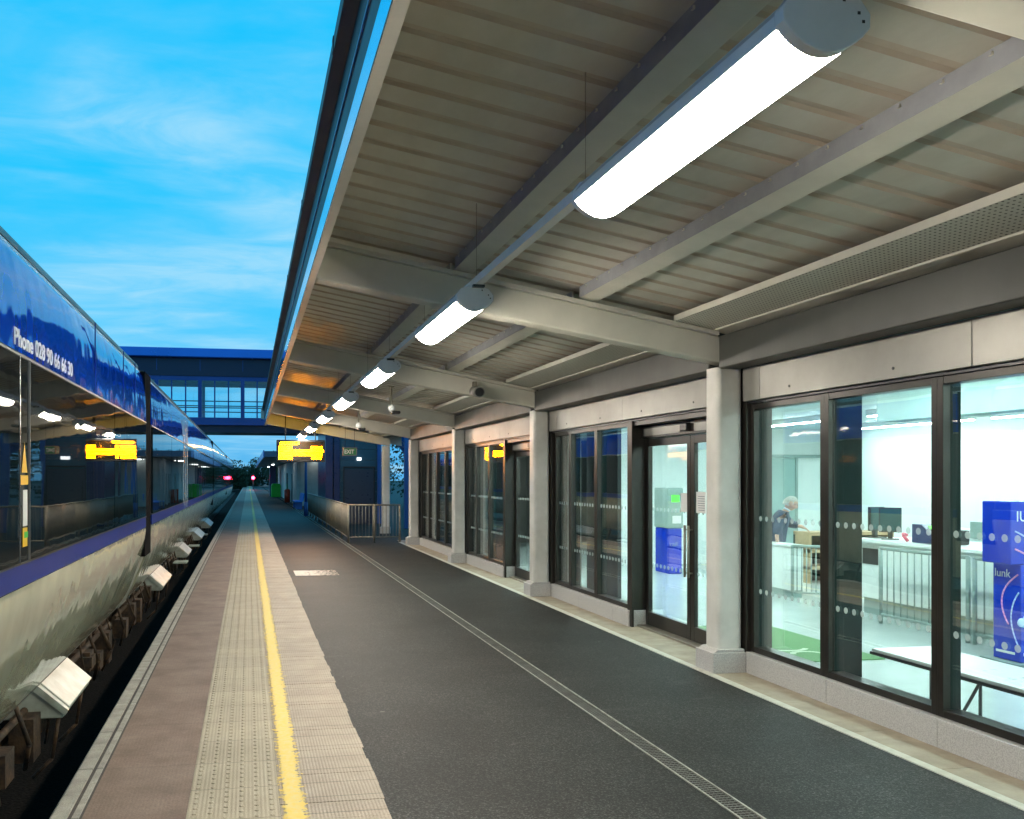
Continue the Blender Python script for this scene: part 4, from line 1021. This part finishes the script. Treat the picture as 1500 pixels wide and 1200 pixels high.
MB().box(10.6, 11.0, 7.0, 13.2, .0, 1.12).build('back_unit', 'hall_white', c2)
MB().box(10.55, 10.599, 9.0, 12.0, 1.0, 1.25).build('back_ledge', 'hall_grey', c2)
def monitor(x, y, rz, lab):
    m_ = thing('monitor', lab, 'monitor', (x, y, 1.05), 'computer monitors on the ticket counter'); m_.rotation_euler = (0, 0, rz)
    for (nm, bx, mt) in (('casing', (-.14, .14, -.02, .02, .10, .44), 'black'), ('screen', (-.125, .125, -.024, -.021, .12, .42), 'screen'), ('stand', (-.03, .03, -.0, .05, .01, .12), 'black'), ('foot', (-.11, .11, -.08, .1, 0, .012), 'black')):
        o = MB().box(*bx).build(nm, mt, None, bevel=.004 if nm == 'casing' else 0); o.parent = m_
monitor(8.72, 11.35, R(-38), 'larger black monitor on the ticket counter, angled to the viewer'); monitor(8.75, 11.68, R(12), 'blue grey monitor behind the larger one on the ticket counter')
tm = thing('card_terminal', 'black ticket machine with green screen on the counter', 'terminal', (8.8, 10.5, 1.05))
MB().prism_x([(10.35, 1.055), (10.35, 1.16), (10.55, 1.30), (10.72, 1.30), (10.72, 1.055)], 8.55, 8.95).build('casing', 'navy', tm, bevel=.01)
MB().prism_x([(10.371, 1.18), (10.376, 1.186), (10.516, 1.284), (10.52, 1.278)], 8.62, 8.85).build('screen', 'screen_green', tm)
MB().box(8.60, 8.90, 10.12, 10.32, 1.055, 1.24).build('printer', 'black', tm, bevel=.02)
tag(MB().path([(8.6, 10.85, 1.06), (8.58, 10.9, 1.12), (8.62, 10.97, 1.15), (8.7, 11.0, 1.13)], .022).build('pink_ribbon', 'pink'), 'small pink ribbon lying on the ticket counter', 'ribbon')
def hall_rail(p0, p1, n, lab, h=.98):
    p0 = Vector(p0); p1 = Vector(p1); u = (p1-p0)
    rl = thing('hall_railing', lab, 'railing', tuple(p0), 'metal railings inside the hall')
    MB().tube(p0+Vector((0, 0, h)), p1+Vector((0, 0, h)), .022).build('top_rail', 'hall_grey', rl); MB().tube(p0+Vector((0, 0, .12)), p1+Vector((0, 0, .12)), .018).build('bottom_rail', 'hall_grey', rl)
    b = MB()
    for k in range(1, n): q_ = p0+u*(k/n); b.tube(q_+Vector((0, 0, .12)), q_+Vector((0, 0, h)), .010, n=6)
    b.build('balusters', 'hall_grey', rl)
    for q_ in (p0, p1): MB().tube(q_, q_+Vector((0, 0, h+.01)), .026).build('post', 'hall_grey', rl)
hall_rail((8.12, 10.75, 0), (8.15, 9.3, 0), 12, 'grey railing in front of the ticket counter, left section')
hall_rail((8.15, 9.2, 0), (8.2, 7.6, 0), 12, 'grey railing in front of the ticket counter, right section')
hall_rail((8.32, 13.05, 0), (8.72, 12.80, 0), 7, 'grey gate beside the white panelled counter end', .84)
# shelves seen behind the gate
sh = thing('shelf_unit', 'light wood shelf unit behind the grey gate', 'shelves', (10.6, 14.8, 0))
for z in (.25, .55, .86): MB().box(9.9, 11.6, 15.0, 15.5, z, z+.06).build('shelf', 'wood', sh)
MB().box(9.9, 11.6, 15.45, 15.5, 0, .9).build('back_panel', 'dark_interior', sh)
for x_ in (9.9, 10.7, 11.56): MB().box(x_, x_+.04, 15.0, 15.44, 0, .86).build('upright', 'wood', sh)
# ticket machine
kt = thing('ticket_machine', 'grey and blue ticket machine with green screen behind the sliding door', 'ticket machine', (8.3, 17.3, 0))
MB().box(8.15, 8.44, 17.0, 17.6, 0, .9).build('base', 'kiosk_blue', kt, bevel=.02); MB().box(8.12, 8.46, 16.97, 17.6, .902, 1.7).build('upper_case', 'hall_grey', kt, bevel=.03)
MB().box(8.20, 8.36, 16.95, 16.968, 1.42, 1.56).build('screen', 'screen_green', kt); MB().box(8.22, 8.40, 16.955, 16.968, 1.0, 1.15).build('card_slot', 'paper', kt)
text_mesh('rail', .13, 'lettering', 'hall_grey', kt, Matrix.Translation((8.18, 16.996, .55)) @ Matrix.Rotation(R(90), 4, 'X'), .001)
# blue information kiosk
kk = thing('information_kiosk', 'tall royal blue information kiosk with coloured route lines', 'kiosk', (8.1, 8.3, 0))
KX = 7.66
MB().box(KX, 8.45, 8.05, 8.40, .03, 1.02).build('body', 'kiosk_blue', kk, bevel=.01)
MB().box(KX-.10, 8.55, 8.07, 8.44, 1.022, 1.66).build('upper_case', 'kiosk_blue', kk, bevel=.012)
MB().box(KX-.09, 8.55, 7.97, 8.48, 0, .028).build('foot', 'hall_grey', kk)
def curve(pts, r, m):
    b = MB(); P = []
    n = 14
    p0, p1, p2 = [Vector(p) for p in pts]
    for i in range(n+1):
        t_ = i/n; P.append(p0*(1-t_)**2+p1*2*t_*(1-t_)+p2*t_*t_)
    for a, c in zip(P, P[1:]): b.tube(a, c, r, n=6)
    b.build('route_line', m, kk)
lw_, lp_, lc_ = mat('line_pale', (.45, .6, .85), .4), mat('line_pink', (.75, .3, .55), .4), mat('line_cyan', (.05, .42, .6), .4)
xk = KX-.001
curve([(xk, 8.08, .92), (xk, 8.42, .70), (xk, 8.20, .40)], .009, lp_); curve([(xk, 8.07, .74), (xk, 8.26, .5), (xk, 8.08, .2)], .008, lw_)
yk = 8.049
curve([(KX+.01, yk, .45), (KX+.15, yk, .66), (KX+.3, yk, .7)], .008, lw_); curve([(KX+.01, yk, .40), (KX+.2, yk, .36), (KX+.4, yk, .55)], .008, lc_)
curve([(KX+.01, yk, .44), (KX+.2, yk, .45), (KX+.4, yk, .44)], .012, mat('line_white', (.8, .85, .9), .4))
yk = 8.068
curve([(KX-.05, yk, 1.36), (KX+.1, yk, 1.3), (KX+.3, yk, 1.15)], .008, lw_); curve([(KX-.05, yk, 1.18), (KX+.1, yk, 1.12), (KX+.25, yk, 1.03)], .009, lp_)
b = MB(); b.ball((KX+.0, 8.045, .44), .045, 1, .3, 1); b.build('route_dot', lw_, kk)
text_mesh('IU', .15, 'lettering', 'line_pale' if 'line_pale' in M else 'hall_wall', kk, Matrix.Translation((KX-.04, 8.066, 1.46)) @ Matrix.Rotation(R(90), 4, 'X'), .001)
text_mesh('lunk', .12, 'lettering', 'hall_wall', kk, Matrix.Translation((KX-.002, 8.38, .88)) @ Matrix.Rotation(R(-90), 4, 'Z') @ Matrix.Rotation(R(90), 4, 'X'), .001)
MB().box(KX-.003, KX-.001, 8.12, 8.36, .10, .125).build('small_mark', 'hall_wall', kk)
MB().box(KX+.03, KX+.2, 8.046, 8.048, .10, .13).build('small_mark', 'hall_wall', kk)
# second bench-like low table near the glass
bt = thing('low_bench', 'long low white bench with thin dark legs just inside the window', 'bench', (5.5, 5, 0))
MB().box(5.20, 5.80, 2.6, 7.0, .43, .455).build('seat', 'hall_white', bt, bevel=.004)
MB().box(5.19, 5.81, 2.59, 7.01, .405, .428).build('seat_frame', 'black', bt)
for yy in (6.4, 4.6, 3.0):
    MB().tube((5.28, yy, .40), (5.28, yy, 0), .014).build('leg', 'black', bt); MB().tube((5.72, yy, .40), (5.72, yy, 0), .014).build('leg', 'black', bt)
    MB().tube((5.27, yy-.5, .40), (5.27, yy-.25, .0), .012).build('brace', 'black', bt)
# floor mat
fm = thing('floor_mat', 'green entrance mat with pale lettering inside the window', 'mat', (6.3, 9.4, 0))
MB().box(5.25, 6.55, 8.6, 10.9, .001, .012).build('carpet', 'green_mat', fm)
b = MB()
for (cx, cy, r0, a0, a1) in ((5.85, 9.9, .2, 20, 260), (5.85, 9.35, .2, 100, 330), (5.9, 8.95, .14, -40, 170)):
    P = [(cx+r0*1.2*math.cos(R(a0+(a1-a0)*i/16)), cy+r0*math.sin(R(a0+(a1-a0)*i/16)), .0135) for i in range(17)]
    for a, c in zip(P, P[1:]):
        a = Vector(a); c = Vector(c); u = (c-a).normalized().cross(Vector((0, 0, 1)))*.03
        b.face([a-u, a+u, c+u, c-u])
for v in b.bm.verts: v.co.z = .016
b.build('print', 'mat_print', fm)

# ================================================================== MAN
def skinned(name, pts, edges, mt, parent, sub=2):
    me = bpy.data.meshes.new(name); me.from_pydata([p[0] for p in pts], edges, [])
    o = bpy.data.objects.new(name, me); col.objects.link(o)
    s = o.modifiers.new('s', 'SKIN'); s.use_smooth_shade = True
    sv = me.skin_vertices[0].data if me.skin_vertices else None
    if sv is None:
        bm = bmesh.new(); bm.from_mesh(me); bm.verts.layers.skin.verify(); bm.to_mesh(me); bm.free(); sv = me.skin_vertices[0].data
    for i, p in enumerate(pts): sv[i].radius = p[1] if isinstance(p[1], tuple) else (p[1], p[1]); 
    sv[0].use_root = True
    ss = o.modifiers.new('u', 'SUBSURF'); ss.levels = sub; ss.render_levels = sub
    dg = bpy.context.evaluated_depsgraph_get(); dg.update()
    m2 = bpy.data.meshes.new_from_object(o.evaluated_get(dg)); bpy.data.objects.remove(o)
    m2.materials.clear(); m2.materials.append(M[mt])
    o2 = bpy.data.objects.new(name, m2); col.objects.link(o2); o2.parent = parent
    for f in m2.polygons: f.use_smooth = True
    return o2
# local frame: +x = direction he faces (towards picture right), +y = his left, away from the viewer
man = thing('person', 'white haired man in a navy jacket leaning with one hand on the counter', 'person', (8.70, 14.2, 0))
man.scale = (1.1, 1.1, 1.0)
man.rotation_euler = (0, 0, R(-32))
def sk(*a, **k): return skinned(*a, **k)
def hand(side, wr, tip, mt='skin'):
    wr = Vector(wr); d = (Vector(tip)-wr).normalized(); s = d.cross(Vector((0, 0, 1)) if abs(d.z) < .8 else Vector((1, 0, 0))).normalized()
    pts = [(tuple(wr), .026), (tuple(wr+d*.05), (.034, .02)), (tuple(wr+d*.085), (.036, .018))]; ed = [(0, 1), (1, 2)]
    dn = d.cross(s)
    for k, (off, ln) in enumerate(((-.03, .062), (-.01, .072), (.01, .068), (.03, .052))):
        p = wr+d*.085+s*off; q1 = p+d*ln*.6+dn*.008; q2 = q1+d*ln*.4+dn*.02
        i = len(pts); pts += [(tuple(p), .010), (tuple(q1), .0092), (tuple(q2), .0075)]; ed += [(2, i), (i, i+1), (i+1, i+2)]
    p = wr+d*.035+s*.035; q1 = p+(d+s*.9).normalized()*.035; q2 = q1+d*.028; i = len(pts)
    pts += [(tuple(p), .013), (tuple(q1), .011), (tuple(q2), .009)]; ed += [(1, i), (i, i+1), (i+1, i+2)]
    return pts, ed
# body: one skinned figure (neck, head core, arms to hands, torso, legs)
near_wr = (.05, -.30, .93); near_tip = (.06, -.32, .85); far_wr = (.40, .20, 1.08); far_tip = (.5, .2, 1.02)
P = [((.0, 0, .86), (.11, .09)), ((.05, 0, 1.05), (.11, .09)), ((.12, 0, 1.24), (.12, .08)), ((.17, 0, 1.33), (.07, .06)), ((.21, 0, 1.38), .055),
     ((.12, -.17, 1.25), .045), ((.07, -.27, 1.08), .036), (near_wr, .03), ((.12, .17, 1.25), .045), ((.24, .24, 1.10), .036), (far_wr, .03),
     ((.0, -.09, .80), .085), ((.01, -.10, .45), .06), ((-.03, -.10, .09), .04), ((.10, -.11, .04), .035),
     ((.0, .09, .80), .085), ((.05, .10, .45), .06), ((.02, .10, .09), .04), ((.15, .11, .04), .035)]
E_ = [(0, 1), (1, 2), (2, 3), (3, 4), (2, 5), (5, 6), (6, 7), (2, 8), (8, 9), (9, 10), (0, 11), (11, 12), (12, 13), (13, 14), (0, 15), (15, 16), (16, 17), (17, 18)]
hp, he = hand(-1, near_wr, near_tip)
bse = len(P); P += hp[1:]; E_ += [(7 if a == 0 else bse+a-1, 7 if c == 0 else bse+c-1) for a, c in he]
hp, he = hand(1, far_wr, far_tip)
bse = len(P); P += hp[1:]; E_ += [(10 if a == 0 else bse+a-1, 10 if c == 0 else bse+c-1) for a, c in he]
body = sk('body', P, E_, 'skin', man)
# head: sculpted from a sphere, joined into the body mesh
bm = bmesh.new(); bm.from_mesh(body.data)
hc = Vector((.245, 0, 1.47))
res = bmesh.ops.create_icosphere(bm, subdivisions=4, radius=1)
for v in res['verts']:
    x, y, z = v.co
    nx, ny, nz = x*.102, y*.078, z*.122
    if z < -.2: nx = nx*(1-.22*(-z-.2)) + (.012 if x > 0 else .018); ny *= 1-.35*(-z-.2)
    if x > .75 and abs(y) < .28: 
        f_ = max(0, 1-abs(z+.12)/.30)*(1-abs(y)/.28); nx += .028*f_            # nose
    if x > .6 and .05 < z < .25 and .2 < abs(y) < .55: nx -= .010              # eye sockets
    if x > .7 and -.55 < z < -.45 and abs(y) < .35: nx -= .006                 # mouth line
    if abs(y) > .88 and abs(z) < .3 and abs(x) < .28: ny += math.copysign(.016, y)  # ears
    v.co = Vector((nx, ny, nz))
    v.co = Matrix.Rotation(R(24), 3, 'Y') @ v.co + hc
for f in bm.faces: f.smooth = True
bm.to_mesh(body.data); bm.free()
# hair
b = MB(); res = bmesh.ops.create_icosphere(b.bm, subdivisions=4, radius=1)
for v in res['verts']: v.co = Vector((v.co.x*.110, v.co.y*.087, v.co.z*.128))
kill = [v for v in b.bm.verts if (v.co.x > .045 and v.co.z < .055) or (v.co.x > .0 and v.co.z < -.005) or v.co.z < -.06 or v.co.x > .085]
bmesh.ops.delete(b.bm, geom=kill, context='VERTS')
for v in b.bm.verts: v.co = Matrix.Rotation(R(24), 3, 'Y') @ (v.co*(1+random.uniform(-.015, .02))) + hc
for f in b.bm.faces: f.smooth = True
o = b.build('hair', 'hair', None, recalc=False); o.parent = man
b = MB()
for s_ in (-1, 1):
    c_ = hc+Matrix.Rotation(R(24), 3, 'Y') @ Vector((.104, s_*.032, .016))
    pp = [c_+Vector((0, .02*math.cos(a*math.pi/5), .016*math.sin(a*math.pi/5))) for a in range(11)]
    b.path(pp, .0022, 5); b.tube(c_+Vector((0, s_*.02, .004)), c_+Vector((-.10, s_*.05, .03)), .002, n=5)
o = b.build('glasses', 'black', None); o.parent = man
jk = [((.0, 0, .74), (.23, .19)), ((.03, 0, .92), (.21, .17)), ((.06, 0, 1.06), (.20, .16)), ((.12, 0, 1.22), (.21, .15)), ((.165, 0, 1.34), (.10, .085)),
      ((.12, -.195, 1.265), .092), ((.07, -.28, 1.09), .075), ((.052, -.30, .955), .056), ((.12, .195, 1.265), .092), ((.24, .245, 1.11), .075), ((.37, .215, 1.09), .056)]
sk('jacket', jk, [(0, 1), (1, 2), (2, 3), (3, 4), (3, 5), (5, 6), (6, 7), (3, 8), (8, 9), (9, 10)], 'jacket', man)
sk('shirt_collar', [((.18, 0, 1.345), (.076, .072)), ((.205, 0, 1.395), (.070, .066))], [(0, 1)], 'shirt', man)
tp = [((.0, 0, .84), (.16, .13)), ((.0, -.09, .76), .098), ((.01, -.10, .45), .075), ((-.03, -.10, .08), .062), ((.0, .09, .76), .098), ((.05, .10, .45), .075), ((.02, .10, .08), .062)]
sk('trousers', tp, [(0, 1), (1, 2), (2, 3), (0, 4), (4, 5), (5, 6)], 'trousers', man)
sk('shoe', [((-.04, -.10, .035), .036), ((.06, -.10, .035), .036), ((.14, -.11, .03), .03)], [(0, 1), (1, 2)], 'black', man)
sk('shoe', [((.01, .10, .035), .036), ((.11, .10, .035), .036), ((.19, .11, .03), .03)], [(0, 1), (1, 2)], 'black', man)
